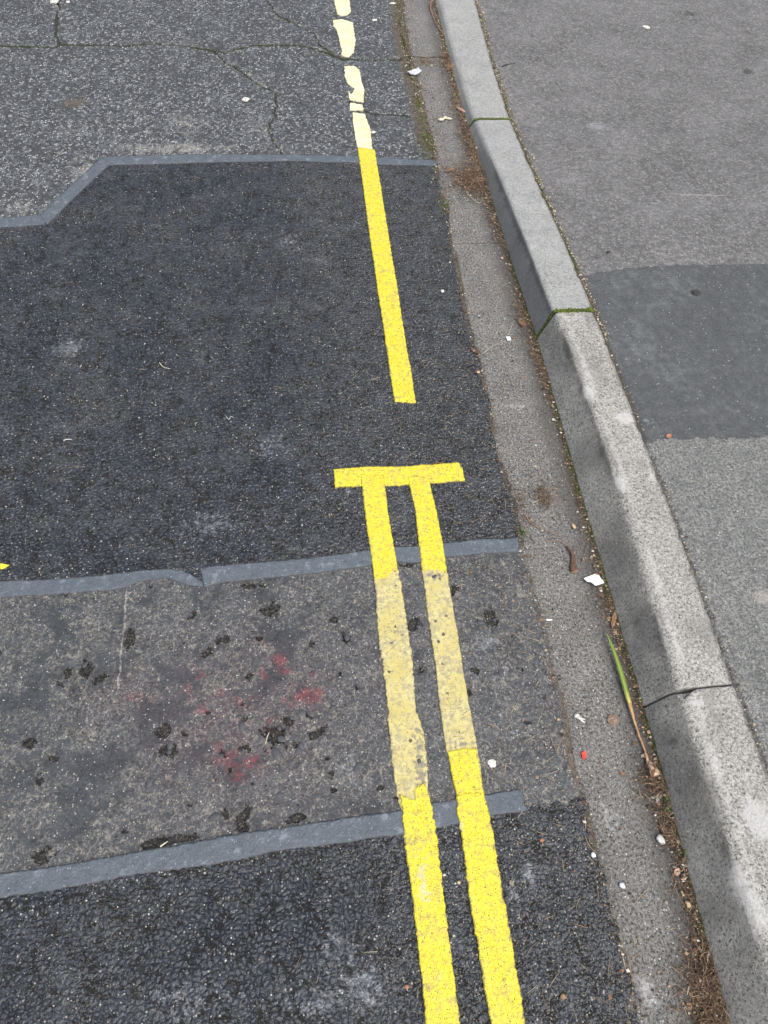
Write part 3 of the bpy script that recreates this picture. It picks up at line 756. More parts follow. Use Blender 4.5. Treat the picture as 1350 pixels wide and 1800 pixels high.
for c, rx, ry, a in (((0.9934, 1.2090), .05, .04, .38), ((0.9361, 1.3740), .06, .03, .34), ((1.1669, 1.3631), .05, .05, .3), ((0.8744, 1.1401), .03, .03, .4), ((0.8127, 1.0371), .04, .025, .5), ((0.8887, 1.0152), .06, .02, .35), ((0.8035, 0.3609), .03, .03, .5)):
    add('pale', blob(RX, RY, c, rx, ry) * a)
add('dirt', blob(RX, RY, (0.8744, 1.1401), .012, .008) * .7)
add('scratch', blob(RX, RY, (0.9085, 0.5725), .03, .03) * .75)
add('wear', .35 * fbm(RX, RY, 3, 2, 4.))
FZ = kerb_h(RY) + (fbm(RX, RY, 2, 3, 15.) - .5) * .008 * sst(db, .02, .25) - .004 * sst(-db, -.012, 0) - .002
FQ = quads_of(FX.shape)
qf = lambda a: a.ravel()[FQ].mean(1)
PT = [(0.8051, 1.5624),(0.9404, 1.5815),(1.0920, 1.5905),(1.3445, 1.5881),(1.7829, 1.5892)]
PB = [(0.7731, 0.9773),(0.8497, 0.9822),(0.9595, 0.9801),(1.0830, 0.9738),(1.4333, 0.9545)]
yt, yb = line_y(PT), line_y(PB)
jf = (fbm(RX, RY, 70, 3, 2.) - .5) * .014
hi = qf(RY - yt(RX) + jf) > 0
lo = qf(RY - yb(RX) + jf * 1.3) < 0
tag(cut('footpath', FX, FYY, FZ, FQ, hi, A, M['path']), 'grey brown asphalt footway beyond the darker patch', kind='structure')
tag(cut('footpath_patch', FX, FYY, FZ + .0008, FQ, ~hi & ~lo, A, M['path_patch']), 'smooth darker repair patch in the footway', kind='structure')
tag(cut('worn_footpath', FX, FYY, FZ, FQ, lo, A, M['path_worn']), 'worn footway asphalt with pale mortar between dark stones', kind='structure')

# earth under everything
py_mesh('ground', [(-120, -120, -.06), (120, -120, -.06), (120, 120, -.06), (-120, 120, -.06)], [(0, 1, 2, 3)], M['soil'])
tag(bpy.data.objects['ground'], 'dark earth under the paving', kind='structure')
py_mesh('ground_under_joints', [(-3, -1, -.014), (.85, -1, -.014), (.85, 5, -.014), (-3, 5, -.014)], [(0, 1, 2, 3)], M['soil'])
tag(bpy.data.objects['ground_under_joints'], 'dark soil showing in the open joints', kind='structure')

# height of the road surface near a point, for things that lie on it
def zroad(x, y): return float((fbm(np.array([x]), np.array([y]), 2.2, 3, 5.)[0] - .5) * .010 * sst(np.array([-x]), -.45, -.2)[0]) + .0035 * (x < float(gutter_x(y)))
def zpath(x, y):
    d = x - float(kerb_back(y))
    return float(kerb_h(y)) + float((fbm(np.array([x]), np.array([y]), 2, 3, 15.)[0] - .5) * .008 * sst(np.array([d]), .02, .25)[0]) - .001
def zany(x, y): return zpath(x, y) if x > float(kerb_front(y)) else zroad(x, y)

def und_at(x, y): return (fbm(x, y, 2.2, 3, 5.) - .5) * .010 * sst(-x, -.45, -.2)

# ------------------------------------------------------------------ strips laid on the road (paint, sealing bands)
def resample(pts, n):
    p = np.array(pts, float)
    s = np.concatenate([[0], np.cumsum(np.hypot(*np.diff(p, axis=0).T))])
    t = np.linspace(0, s[-1], n)
    return np.stack([np.interp(t, s, p[:, 0]), np.interp(t, s, p[:, 1])], 1), s[-1]

def jag(x, y, amp, off): return (vnoise(x, y, 75, off) - .5) * amp * .50 + (vnoise(x, y, 240, off + 4) - .5) * amp * .7 + (vnoise(x, y, 14, off + 2) - .5) * amp * .8

def strip(name, left, right, mat, z, amp=.003, cols=16, step=.0028, end0=None, end1=None, parent=None, attrs=None, off=0., thick=.006, relief=.0010):
    """a ribbon between two edge lines; end0 / end1 are [(across 0..1, metres along)] profiles of its two ends"""
    L = resample(left, 2)[1]
    n = max(4, int(L / step))
    A_, _ = resample(left, n); B_, _ = resample(right, n)
    u = np.linspace(0, 1, cols)
    ctr = (A_ + B_) / 2
    tan_ = np.gradient(ctr, axis=0); tan_ /= np.linalg.norm(tan_, axis=1)[:, None] + 1e-9
    w = np.linalg.norm(B_ - A_, axis=1)
    ac = (B_ - A_) / w[:, None]
    P = A_[:, None, :] * (1 - u)[None, :, None] + B_[:, None, :] * u[None, :, None]
    jl = jag(A_[:, 0], A_[:, 1], amp, 1. + off); jr = jag(B_[:, 0], B_[:, 1], amp, 8. + off)
    P += ac[:, None, :] * (jl[:, None] * (1 - u)[None, :] ** 3 + jr[:, None] * u[None, :] ** 3)[..., None]
    v = np.linspace(0, 1, n) * L
    for e, side in ((end0, 0), (end1, 1)):
        uu = u if e is not None else u
        prof = np.interp(u, [a for a, b in e], [b for a, b in e]) if e is not None else np.zeros(cols)
        prof = prof + (vnoise(u * .06, u * 0 + side, 160, off + side * 3.) - .5) * amp * 1.2
        fall = sst(-(v if side == 0 else L - v), -.03, 0)
        P += tan_[:, None, :] * (prof[None, :] * fall[:, None])[..., None]
    X, Y = P[..., 0], P[..., 1]
    Zt = und_at(X, Y) + z + (fbm(X, Y, 90, 2, 3. + off) - .5) * relief
    ed = np.minimum(u, 1 - u)[None, :] * w[:, None]
    Zt = Zt - .0007 * np.exp(-(ed / .0015) ** 2)
    r = n + 2; c = cols + 2
    XX = np.zeros((r, c)); YY = np.zeros((r, c)); ZZ = np.zeros((r, c))
    XX[1:-1, 1:-1], YY[1:-1, 1:-1], ZZ[1:-1, 1:-1] = X, Y, Zt
    for M_ in (XX, YY, ZZ):
        M_[0], M_[-1] = M_[1], M_[-2]
        M_[:, 0], M_[:, -1] = M_[:, 1], M_[:, -2]
    ZZ[0] -= thick; ZZ[-1] -= thick; ZZ[1:-1, 0] -= thick; ZZ[1:-1, -1] -= thick
    E = np.zeros((r, c)); E[1:-1, 1:-1] = np.exp(-ed / .0035); E[:, [0, 1, -1, -2]] = 1; E[[0, -1], :] = 1
    at = {'edgewear': E, 'edge': E}
    for k, f in (attrs or {}).items(): at[k] = f(XX, YY)
    q = quads_of((r, c))
    x0 = X[n // 2, 0]; flip = np.cross(ac[n // 2], tan_[n // 2]) < 0
    if flip: q = q[:, ::-1]
    co = np.stack([XX.ravel(), YY.ravel(), ZZ.ravel()], 1)
    return np_mesh(name, co, q, mat, {k: v_.ravel() for k, v_ in at.items()}, True, parent)

def band(name, up_pts, lo_pts, z, parent=None, off=0.):
    up_, lo_ = sorted(up_pts), sorted(lo_pts)
    x0, x1 = max(up_[0][0], lo_[0][0]), min(up_[-1][0], lo_[-1][0])
    xs = np.linspace(x0, x1, 60)
    U = list(zip(xs, np.interp(xs, *zip(*up_)))); L_ = list(zip(xs, np.interp(xs, *zip(*lo_))))
    U[0], L_[0], U[-1], L_[-1] = up_[0], lo_[0], up_[-1], lo_[-1]
    return strip(name, U, L_, M['band'], z, .0036, 14, .003, None, None, parent, None, off, .007, .0008)

ZB = .0058
t = tag(empty('sealing_band', (-.1, 2.2, 0)), 'blue grey sealing band with a diagonal bend at the top edge of the new asphalt', 'sealing band', 'sealing bands across the road')
def reloc(parent):
    for c in parent.children: c.location = -Vector(parent.location)
band('band_strip', [(-2.1483, 2.0537),(-1.0411, 1.9971),(-0.8057, 1.9745),(-0.6893, 1.9818),(-0.6771, 1.9975)], [(-2.1118, 1.9780),(-1.0252, 1.9242),(-0.7981, 1.9273),(-0.7369, 1.9306),(-0.6755, 1.9365)], ZB, t, 1.)
strip('band_strip', [(-0.6968, 1.9793),(-0.5702, 2.2294),(-0.5517, 2.2689)], [(-0.6692, 1.9363),(-0.5470, 2.1809),(-0.5181, 2.2376)], M['band'], ZB + .0007, .002, 10, .004, None, None, t, None, 2., .007, .0008)
band('band_strip', [(-0.5614, 2.2628),(-0.5316, 2.2748),(-0.4452, 2.2765),(-0.1633, 2.2785),(0.0166, 2.2727),(0.2448, 2.2628),(0.3089, 2.2553),(0.5079, 2.2329)], [(-0.5514, 2.2290),(-0.5276, 2.2286),(-0.4421, 2.2302),(-0.1632, 2.2346),(0.0152, 2.2379),(0.2413, 2.2246),(0.3049, 2.2172),(0.4998, 2.2043)], ZB + .0002, t, 3.)
reloc(t)
t = tag(empty('sealing_band', (-.1, .75, 0)), 'blue grey sealing band just below the T bar, with a torn break left of centre', 'sealing band', 'sealing bands across the road')
band('band_strip', [(-1.5362, 0.7858),(-0.6138, 0.7808),(-0.5025, 0.7757),(-0.3905, 0.7784),(-0.3340, 0.7832),(-0.2765, 0.7813),(-0.2532, 0.7753),(-0.2297, 0.7614),(-0.2109, 0.7452)], [(-1.5174, 0.7468),(-0.6077, 0.7431),(-0.4984, 0.7416),(-0.3874, 0.7401),(-0.3599, 0.7469),(-0.3211, 0.7595),(-0.2813, 0.7616),(-0.2521, 0.7446),(-0.2175, 0.7313),(-0.2083, 0.7318)], ZB, t, 4.)
band('band_strip', [(-0.2162, 0.7778),(-0.1014, 0.7808),(0.0180, 0.7837),(0.1341, 0.7928),(0.1988, 0.7977),(0.2457, 0.7954),(0.2985, 0.7971),(0.3920, 0.8029),(0.4292, 0.7971),(0.4679, 0.7984)], [(-0.2060, 0.7316),(-0.1717, 0.7407),(-0.1021, 0.7430),(0.0157, 0.7468),(0.1387, 0.7547),(0.1941, 0.7600),(0.2401, 0.7549),(0.2979, 0.7615),(0.3847, 0.7645),(0.4624, 0.7612)], ZB + .0005, t, 5.)
reloc(t)
t = tag(band('sealing_band', [(-1.2675, 0.2291),(-0.5258, 0.2335),(-0.4366, 0.2352),(-0.3001, 0.2435),(-0.2113, 0.2476),(-0.1112, 0.2545),(-0.0137, 0.2583),(0.1108, 0.2615),(0.1980, 0.2699),(0.2395, 0.2725),(0.2969, 0.2745),(0.3552, 0.2775)], [(-1.2485, 0.1897),(-0.5198, 0.1962),(-0.3877, 0.2003),(-0.2979, 0.2094),(-0.1825, 0.2102),(-0.0641, 0.2198),(0.0326, 0.2215),(0.1065, 0.2238),(0.1361, 0.2226),(0.1987, 0.2273),(0.2394, 0.2296),(0.2949, 0.2371),(0.3648, 0.2405)], ZB, None, 6.), 'blue grey sealing band nearest the viewer, along the lower edge of the worn strip', 'sealing band', 'sealing bands across the road')

# paint
pale_line = lambda X, Y: .0 * X
def px_blob(items): return lambda X, Y: sum(blob(X, Y, c, rx, ry) * a for c, rx, ry, a in items)
t = tag(strip('yellow_line', [(0.2546, 2.3080),(0.2464, 1.6704),(0.2436, 1.2089)], [(0.3112, 2.2942),(0.3025, 1.6681),(0.2964, 1.2001)], M['yellow'], .0074, .0024, 18, .0028, [(0, 0), (1, 0)], None, None, None, 1.),
        'single bright yellow line running up to the cracked cream paint', 'road marking')
t = tag(empty('double_yellow_line', (.25, .75, 0)), 'bright yellow double line with a T bar across its end and faded yellow stretches', 'road marking')
strip('end_bar', [(0.0785, 1.0108),(0.1563, 1.0136),(0.2285, 1.0070),(0.3091, 1.0096),(0.3704, 1.0121)], [(0.0784, 0.9581),(0.1442, 0.9581),(0.2221, 0.9557),(0.3009, 0.9548),(0.3758, 0.9576)], M['yellow'], .0072, .003, 18, .0028, None, [(0, 0), (.4, .004), (1, 0)], t, None, 2.)
strip('bright_stretch', [(0.1383, 0.9904),(0.1391, 0.8934),(0.1418, 0.7489),(0.1425, 0.7216)], [(0.1917, 0.9867),(0.1896, 0.8897),(0.1932, 0.7726),(0.1939, 0.7283)], M['yellow'], .0079, .0022, 18, .0028, [(0, 0), (.5, .006), (1, .002)], [(0, 0), (.55, .001), (.7, -.008), (.85, -.012), (1, -.009)], t, None, 3.)
strip('bright_stretch', [(0.2456, 0.9748),(0.2505, 0.8852),(0.2459, 0.7968),(0.2439, 0.7297)], [(0.2940, 0.9795),(0.2977, 0.8817),(0.2990, 0.7999),(0.2968, 0.7240)], M['yellow'], .0079, .0022, 18, .0028, [(0, 0), (.5, .0), (.8, .005), (1, .002)], [(0, 0), (.3, -.006), (.6, -.007), (1, 0)], t, None, 4.)
fl = dict(dirt=px_blob([((0.1656, 0.6930), .02, .02, .35), ((0.1668, 0.6031), .03, .03, .45), ((0.1890, 0.3731), .012, .05, .6), ((0.1827, 0.3205), .014, .030, .75), ((0.1687, 0.3962), .02, .02, .3), ((0.1857, 0.5526), .02, .015, .3)]),
          scratch=lambda X, Y: sst(-dist_poly(X, Y, [(0.1449, 0.5927),(0.1725, 0.5562),(0.1872, 0.5645)]), -.002, -.0008) * .9 + sst(-dist_poly(X, Y, [(0.1475, 0.5560),(0.1828, 0.5832)]), -.002, -.0008) * .9)
o = strip('faded_stretch', [(0.1425, 0.7325),(0.1371, 0.6057),(0.1382, 0.5331),(0.1367, 0.4424),(0.1361, 0.3473),(0.1377, 0.2837),(0.1402, 0.2633)], [(0.1951, 0.7378),(0.1976, 0.6447),(0.1971, 0.5278),(0.1925, 0.4371),(0.1997, 0.3879),(0.1982, 0.3412),(0.1931, 0.2918),(0.1939, 0.2626)], M['faded'], .0056, .0045, 26, .0024, None, None, t, fl, 5.)
fr = dict(dirt=px_blob([((0.2690, 0.7181), .025, .012, .75), ((0.2708, 0.3631), .03, .012, .7), ((0.2680, 0.5097), .015, .02, .4), ((0.2588, 0.3875), .02, .02, .3)]),
          scratch=lambda X, Y: PRINT(X, Y))
def PRINT(X, Y):
    """shallow tyre and grid imprints left in the soft paint"""
    v = 0 * X
    def seg(a, b, w=.0011): return sst(-dist_poly(X, Y, [a, b]), -w * 1.7, -w * .6)
    for a, b in [((0.2481, 0.5351),(0.2727, 0.5389)),((0.2463, 0.5234),(0.2714, 0.5235)),((0.2466, 0.5104),(0.2715, 0.5105)),((0.2485, 0.5375),(0.2473, 0.5080)),((0.2599, 0.5376),(0.2587, 0.5082)),((0.2716, 0.5390),(0.2713, 0.5094)),((0.2442, 0.5025),(0.2555, 0.5026)),((0.2554, 0.4945),(0.2691, 0.5026)),((0.2480, 0.4837),(0.2628, 0.4915)),
                 ((0.2558, 0.4830),(0.2670, 0.4831)),((0.2449, 0.4635),(0.2743, 0.4664)),((0.2435, 0.4546),(0.2759, 0.4561)),((0.2439, 0.4434),(0.2744, 0.4406)),((0.2414, 0.4348),(0.2664, 0.4324)),((0.2471, 0.4633),(0.2454, 0.4322)),((0.2573, 0.4646),(0.2561, 0.4367)),((0.2690, 0.4680),(0.2686, 0.4389)),((0.2778, 0.4604),(0.2765, 0.4403)),((0.2602, 0.4621),(0.2700, 0.4544)),
                 ((0.2721, 0.4275),(0.2883, 0.4315)),((0.2707, 0.4188),(0.2899, 0.4280)),((0.2717, 0.4122),(0.2909, 0.4213)),((0.2608, 0.4252),(0.2520, 0.4119)),((0.2563, 0.3985),(0.2698, 0.3759)),((0.2716, 0.3863),(0.2863, 0.3956)),((0.2525, 0.3818),(0.2642, 0.3806)),((0.2465, 0.3781),(0.2553, 0.3986))]:
        v = np.maximum(v, seg(a, b))
    return v
strip('faded_stretch', [(0.2446, 0.7434),(0.2419, 0.6409),(0.2418, 0.5238),(0.2374, 0.4440),(0.2365, 0.3560),(0.2394, 0.3475)], [(0.2988, 0.7363),(0.2970, 0.6362),(0.2946, 0.5191),(0.2938, 0.4499),(0.2943, 0.3735),(0.2941, 0.3319),(0.2927, 0.3016),(0.2923, 0.2720)], M['faded'], .0056, .0035, 26, .0020, None, None, t, fr, 6.)
strip('bright_stretch', [(0.1416, 0.2823),(0.1412, 0.2166),(0.1413, 0.1500),(0.1414, 0.0668),(0.1395, -0.0434),(0.1383, -0.1165),(0.1377, -0.4050)], [(0.1913, 0.2870),(0.1949, 0.2625),(0.1962, 0.2109),(0.1957, 0.1442),(0.1947, 0.0609),(0.1918, -0.0494),(0.1922, -0.1229),(0.1961, -0.4126)], M['yellow'], .0079, .0040, 20, .0025,
      [(0, -.006), (.3, .002), (.5, .008), (.56, .006), (.58, -.012), (.8, -.014), (.95, -.02), (1, -.004)], None, t, dict(pale=px_blob([((0.1628, 0.1651), .02, .05, .55), ((0.1615, 0.1222), .015, .02, .5), ((0.1730, 0.0123), .015, .02, .45)])), 7.)
strip('bright_stretch', [(0.2386, 0.3558),(0.2386, 0.3170),(0.2415, 0.2781),(0.2425, 0.2654)], [(0.2910, 0.3559),(0.2913, 0.3169),(0.2920, 0.2760),(0.2925, 0.2623)], M['yellow'], .0076, .0018, 20, .0025, None, None, t, None, 8.)
strip('bright_stretch', [(0.2414, 0.2771),(0.2394, 0.2296),(0.2377, 0.1616),(0.2356, 0.1058),(0.2380, 0.0562),(0.2389, -0.0511),(0.2395, -0.1284),(0.2418, -0.4186)], [(0.2920, 0.2760),(0.2949, 0.2371),(0.2934, 0.1781),(0.2938, 0.1208),(0.2917, 0.0503),(0.2918, -0.0572),(0.2904, -0.1344),(0.2854, -0.4242)], M['yellow'], .0083, .0042, 20, .0025, [(0, .001), (.4, -.002), (1, 0)], None, t, dict(pale=px_blob([((0.2401, 0.2277), .008, .012, .9)])), 9.)
reloc(t)

def poly_slab(name, pts, z0, z1, mat, parent=None, jitter=.0015, step=.006, ground=True, smooth=False, loc=(0, 0, 0)):
    """a flat piece of real thickness with a slightly ragged outline"""
    P = []
    for (ax, ay), (bx, by) in zip(pts, pts[1:] + pts[:1]):
        k = max(1, int(math.hypot(bx - ax, by - ay) / step))
        for i in range(k): P.append((ax + (bx - ax) * i / k + random.uniform(-1, 1) * jitter, ay + (by - ay) * i / k + random.uniform(-1, 1) * jitter))
    n = len(P)
    g0 = [float(und_at(np.array([x]), np.array([y]))[0]) if ground else 0 for x, y in P]
    cx, cy = sum(p[0] for p in P) / n, sum(p[1] for p in P) / n
    vs = [(x, y, g + z0) for (x, y), g in zip(P, g0)] + [(cx + (x - cx) * .985, cy + (y - cy) * .985, g + z1 - .0004) for (x, y), g in zip(P, g0)]
    fs = [(i, (i + 1) % n, n + (i + 1) % n, n + i) for i in range(n)] + [tuple(range(n, 2 * n))]
    return py_mesh(name, vs, fs, mat, parent, smooth, loc)

t = tag(empty('cracked_cream_line', (.28, 2.95, 0)), 'faded cream line broken into cracked pieces at the top of the road', 'road marking')
for pts in ([(0.2855, 3.7542),(0.3441, 3.7455),(0.3238, 3.4814),(0.3193, 3.2696),(0.3054, 3.2403),(0.2770, 3.2252),(0.2646, 3.2392),(0.2578, 3.3266),(0.2687, 3.5322)],
            [(0.2408, 3.1912),(0.2751, 3.2014),(0.3175, 3.1742),(0.3165, 3.1140),(0.3149, 3.0240),(0.2983, 2.9368),(0.2762, 2.9026),(0.2518, 2.9150),(0.2574, 2.9577),(0.2541, 3.0230),(0.2503, 3.1126),(0.2395, 3.1445)],
            [(0.2561, 2.8400),(0.2917, 2.8403),(0.3099, 2.8119),(0.3085, 2.7318),(0.3130, 2.6734),(0.3028, 2.5903),(0.2757, 2.5978),(0.2611, 2.6353),(0.2813, 2.6811),(0.2576, 2.7120),(0.2524, 2.7711)],
            [(0.2557, 2.6657),(0.2684, 2.6277),(0.2737, 2.5978),(0.2544, 2.6052)],
            [(0.2548, 2.5867),(0.2974, 2.5755),(0.2978, 2.5389),(0.2506, 2.5391)],
            [(0.2595, 2.5282),(0.2996, 2.5172),(0.3047, 2.4708),(0.3092, 2.4012),(0.3022, 2.2976),(0.2568, 2.3113),(0.2526, 2.3679),(0.2547, 2.4536)]):
    poly_slab('paint_piece', [tuple(p) for p in pts], .000, .0055, M['cream'], t, .0018, .008)
reloc(t)

# stones bared in the worn strip

stone_me = []
for k in range(5):
    n = 9; ph = random.random() * 6
    ring = lambda s, z: [((1 + .28 * math.sin(2 * a + ph) + random.uniform(-.16, .16)) * math.cos(a) * s, (1 + .2 * math.sin(3 * a + ph)) * math.sin(a) * s * .82, z) for a in [i * 2 * math.pi / n for i in range(n)]]
    vs = ring(1.0, 0) + ring(.92, .16) + ring(.62, .24) + [(0, 0, .25)]
    fs = []
    for q in (0, n):
        fs += [(q + i, q + (i + 1) % n, q + n + (i + 1) % n, q + n + i) for i in range(n)]
    fs += [(2 * n + i, 2 * n + (i + 1) % n, 3 * n) for i in range(n)]
    me = bpy.data.meshes.new('embedded_stone'); me.from_pydata(vs, [], fs); me.materials.append(M['stone'])
    me.polygons.foreach_set('use_smooth', [True] * len(me.polygons)); stone_me.append(me)
for i, (c, r) in enumerate(spot):
    if r <= 0: continue
    if i > 55 and random.random() < .1: continue
    o = bpy.data.objects.new('embedded_stone', stone_me[i % 5])
    link(o, trench)
    zz = .0066 if c in ((0.2688, 0.7168), (0.1837, 0.3427)) else .0012
    o.location = (c[0], c[1], float(und_at(np.array([c[0]]), np.array([c[1]]))[0]) + zz + random.uniform(.0, .0012))
    s = r * random.uniform(.45, .85); o.scale = (s, s * random.uniform(.75, 1), s * random.uniform(.8, 1.1)); o.rotation_euler = (random.uniform(-.08, .08), random.uniform(-.08, .08), random.random() * 6)

# ------------------------------------------------------------------ kerb stones
JOINTS = [(-.58, .0025), (0.404, .0016), (1.416, .0042), (2.440, .0055), (3.42, .004), (4.3, .004)]
def kerb_stone(y0, y1, g0, g1, rough, parent, off, chip=None):
    y0 += g0; y1 -= g1
    n = int((y1 - y0) / .0042)
    ys = np.concatenate([[y0, y0 + .0002, y0 + .0012, y0 + .003], np.linspace(y0 + .006, y1 - .006, n), [y1 - .003, y1 - .0012, y1 - .0002, y1]])
    ins = np.array([.010, .0028, .0010, .0002] + [0] * n + [.0002, .0010, .0028, .010])
    prof = []
    kx, fx, bx, h = kerb_x(ys), kerb_front(ys), kerb_back(ys), kerb_h(ys)
    wob = (vnoise(ys, ys * 0 + off, 5) - .5) * .004
    fx = fx + wob
    nf, na, nt, nb = 16, 9, 26, 3
    r = np.minimum(.012 if rough else .010, h * .9)
    rows_ = []
    for i in range(len(ys)):
        b, f_, k, hh, rr = kx[i], fx[i], bx[i], h[i], r[i]
        b = min(b, f_ - .004)
        pts = [(b - .0 + (f_ - b) * (-.03) / max(hh, .02), -.03)]
        # face from base to the start of the round
        fz = hh - rr * .75
        d = np.array([f_ - b, max(hh, .004)]); d /= np.linalg.norm(d)
        A0 = np.array([b, 0.]); C0 = np.array([f_, hh])
        Fs = C0 - d * rr; Ft = C0 + np.array([1, 0]) * rr
        for s in np.linspace(0, 1, nf): pts.append(tuple(A0 * (1 - s) + Fs * s))
        for s in np.linspace(0, 1, na + 2)[1:-1]: pts.append(tuple((1 - s) ** 2 * Fs + 2 * s * (1 - s) * C0 + s * s * Ft))
        for s in np.linspace(0, 1, nt): pts.append((Ft[0] * (1 - s) + (k - .007) * s, hh))
        pts += [(k - .003, hh - .001), (k - .0005, hh - .004), (k, hh - .012), (k, hh - .10)]
        P = np.array(pts)
        tg = np.gradient(P, axis=0); tg /= np.linalg.norm(tg, axis=1)[:, None] + 1e-9
        nr = np.stack([-tg[:, 1], tg[:, 0]], 1)
        s_ = np.concatenate([[0], np.cumsum(np.linalg.norm(np.diff(P, axis=0), axis=1))])
        amp = .0032 if rough else .0012
        dn = (fbm(s_, s_ * 0 + ys[i], 25, 3, off) - .5) * amp + (vnoise(s_, s_ * 0 + ys[i], 140, off) - .5) * amp * .35
        ar = np.exp(-((np.arange(len(P)) - (nf + na * .5)) / 5.) ** 2)
        dn -= ar * sst(vnoise(s_ * 0 + ys[i], s_ * 0, 38, off + 3.), .62, .85) * (.0035 if rough else .0012)
        bk = np.exp(-((np.arange(len(P)) - (len(P) - 4)) / 2.) ** 2)
        dn -= bk * sst(vnoise(s_ * 0 + ys[i], s_ * 0 + 3, 60, off + 7.), .55, .8) * .004
        dn -= ins[i]
        if chip: dn -= 0
        P = P + nr * dn[:, None]
        yy = np.full(len(P), ys[i])
        if chip is not None:    # broken end arris: a hollow at the far end near the front arris
            cc, depth = chip
            yy = yy - np.exp(-((np.arange(len(P)) - (nf + 7)) / 5.5) ** 2) * depth * sst(np.array([ys[i]]), y1 - .05, y1)[0]
        rows_.append(np.stack([P[:, 0], yy, P[:, 1]], 1))
    G = np.stack(rows_)
    R, C = G.shape[:2]
    q = quads_of((R, C))[:, ::-1]
    idx = np.arange(C)[None, :].repeat(R, 0)
    YY = G[..., 1]; XX = G[..., 0]
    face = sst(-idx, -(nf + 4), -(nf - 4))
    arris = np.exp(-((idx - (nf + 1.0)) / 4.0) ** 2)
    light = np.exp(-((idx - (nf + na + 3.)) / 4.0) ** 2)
    n1 = fbm(XX * 2, YY, 9, 3, off); n2 = fbm(XX * 1.5, YY, 28, 2, off + 4)
    at = {}
    if rough:
        at['grime'] = face * (.42 + 1.5 * (n1 - .45)) + .75 * sst(n1, .52, .75) * (1 - face) * .6 + .35 * (n2 - .3)
        at['rub'] = arris * (.16 + 1.7 * (fbm(XX * 0, YY, 9, 3, off + 3.) - .34)) * sst(YY, -.1, .1)
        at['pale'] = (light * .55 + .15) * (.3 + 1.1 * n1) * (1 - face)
    else:
        at['grime'] = face * (.62 + .5 * (n1 - .4))
        at['rub'] = arris * sst(YY, 2.38, 2.0) * (.55 + .6 * n1) + .45 * face * sst(YY, 2.38, 2.0) * n2
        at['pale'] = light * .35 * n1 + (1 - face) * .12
    base = np.exp(-np.maximum(idx - 1, 0) / 1.2)
    endd = np.minimum(YY - y0, y1 - YY)
    at['dirt'] = np.maximum(base * .5, (idx > C - 6) * .55)
    ms = sst(-endd, -.006, 0) * sst(YY, .9, 1.2) * .62
    at['moss'] = np.maximum(base * .75, ms)
    for c, rx, ry, a in KERB_PALE: at['pale'] = np.maximum(at['pale'], blob(XX, YY, c, rx, ry) * a * (1 - face * .6))
    for c, rx, ry, a in KERB_MARK: at['rub'] = np.maximum(at['rub'], blob(XX, YY, c, rx, ry) * a)
    for a_, b_, w_ in SCUFFS:
        if y0 - .1 < a_[1] < y1 + .1:
            at['pale'] = np.maximum(at['pale'], sst(-dist_poly(XX, YY, [a_, b_], .003), -.0032, -.0004) * w_)
    co = G.reshape(-1, 3)
    # closed ends
    o = np_mesh('kerb_stone', co, q, M['kerb_rough'] if rough else M['kerb_smooth'], {k: v.ravel() for k, v in at.items()}, True, parent)
    e0 = [tuple(v) for v in G[0]] ; e1 = [tuple(v) for v in G[-1]]
    bm = bmesh.new(); bm.from_mesh(o.data)
    bm.verts.ensure_lookup_table()
    for ids in (list(range(C)), list(range((R - 1) * C, R * C))[::-1]):
        try: bm.faces.new([bm.verts[i] for i in ids])
        except ValueError: pass
    bm.to_mesh(o.data); bm.free()
    return o

KERB_PALE = [((0.7569, 1.0492), .022, .018, 1.5), ((0.6956, 0.8668), .010, .026, 1.4), ((0.6742, 0.8382), .008, .02, 1.1), ((0.6943, 1.1324), .015, .03, 1.1), ((0.6569, 0.4737), .008, .03, 1.5), ((0.6533, 0.4290), .012, .02, 1.2), ((0.6636, 0.0433), .05, .05, .95), ((0.7261, 0.1723), .03, .04, 1.2), ((0.6387, 0.1286), .015, .06, 1.3), ((0.6660, 0.9794), .014, .05, 1.1), ((0.7728, 0.8798), .01, .014, 1.2), ((0.6576, 0.0762), .02, .05, 1.3), ((0.6935, 0.3765), .02, .010, .9)]
_k = random.Random(9)
SCUFFS = []
for _i in range(20):     # slanting tyre and shoe scuffs on the faces and arris
    _y = _k.uniform(-.1, 2.2); _x = float(kerb_x(_y)) + _k.uniform(.008, .05); _l = _k.uniform(.015, .05); _a = _k.uniform(.9, 1.45)
    SCUFFS.append(((_x - math.cos(_a) * _l * .5, _y - math.sin(_a) * _l), (_x + math.cos(_a) * _l * .5, _y + math.sin(_a) * _l), _k.uniform(.30, .52)))
KERB_MARK = [((0.6709, 1.0718), .006, .006, .8), ((0.6704, 0.6305), .005, .006, .8), ((0.6548, 0.5626), .006, .01, .8), ((0.6477, 0.3236), .008, .01, .7)]
kerb = empty('kerb')
tag(kerb, 'concrete kerb of long battered stones between gutter and footway, dropping towards the top', 'kerb')
kerb_stone(-1.50, -.58, .0025, .0025, True, kerb, 20.)
for i in range(5):
    lab = [None, 'rough speckled kerb stone with a dark rubbed front edge', None, 'smooth grey kerb stone that slopes down, moss in its near joint', None][i]
    o = kerb_stone(JOINTS[i][0], JOINTS[i + 1][0], JOINTS[i][1], JOINTS[i + 1][1], i < 2, kerb, i * 3.3 + 1, chip=(0, .016) if i == 0 else None)

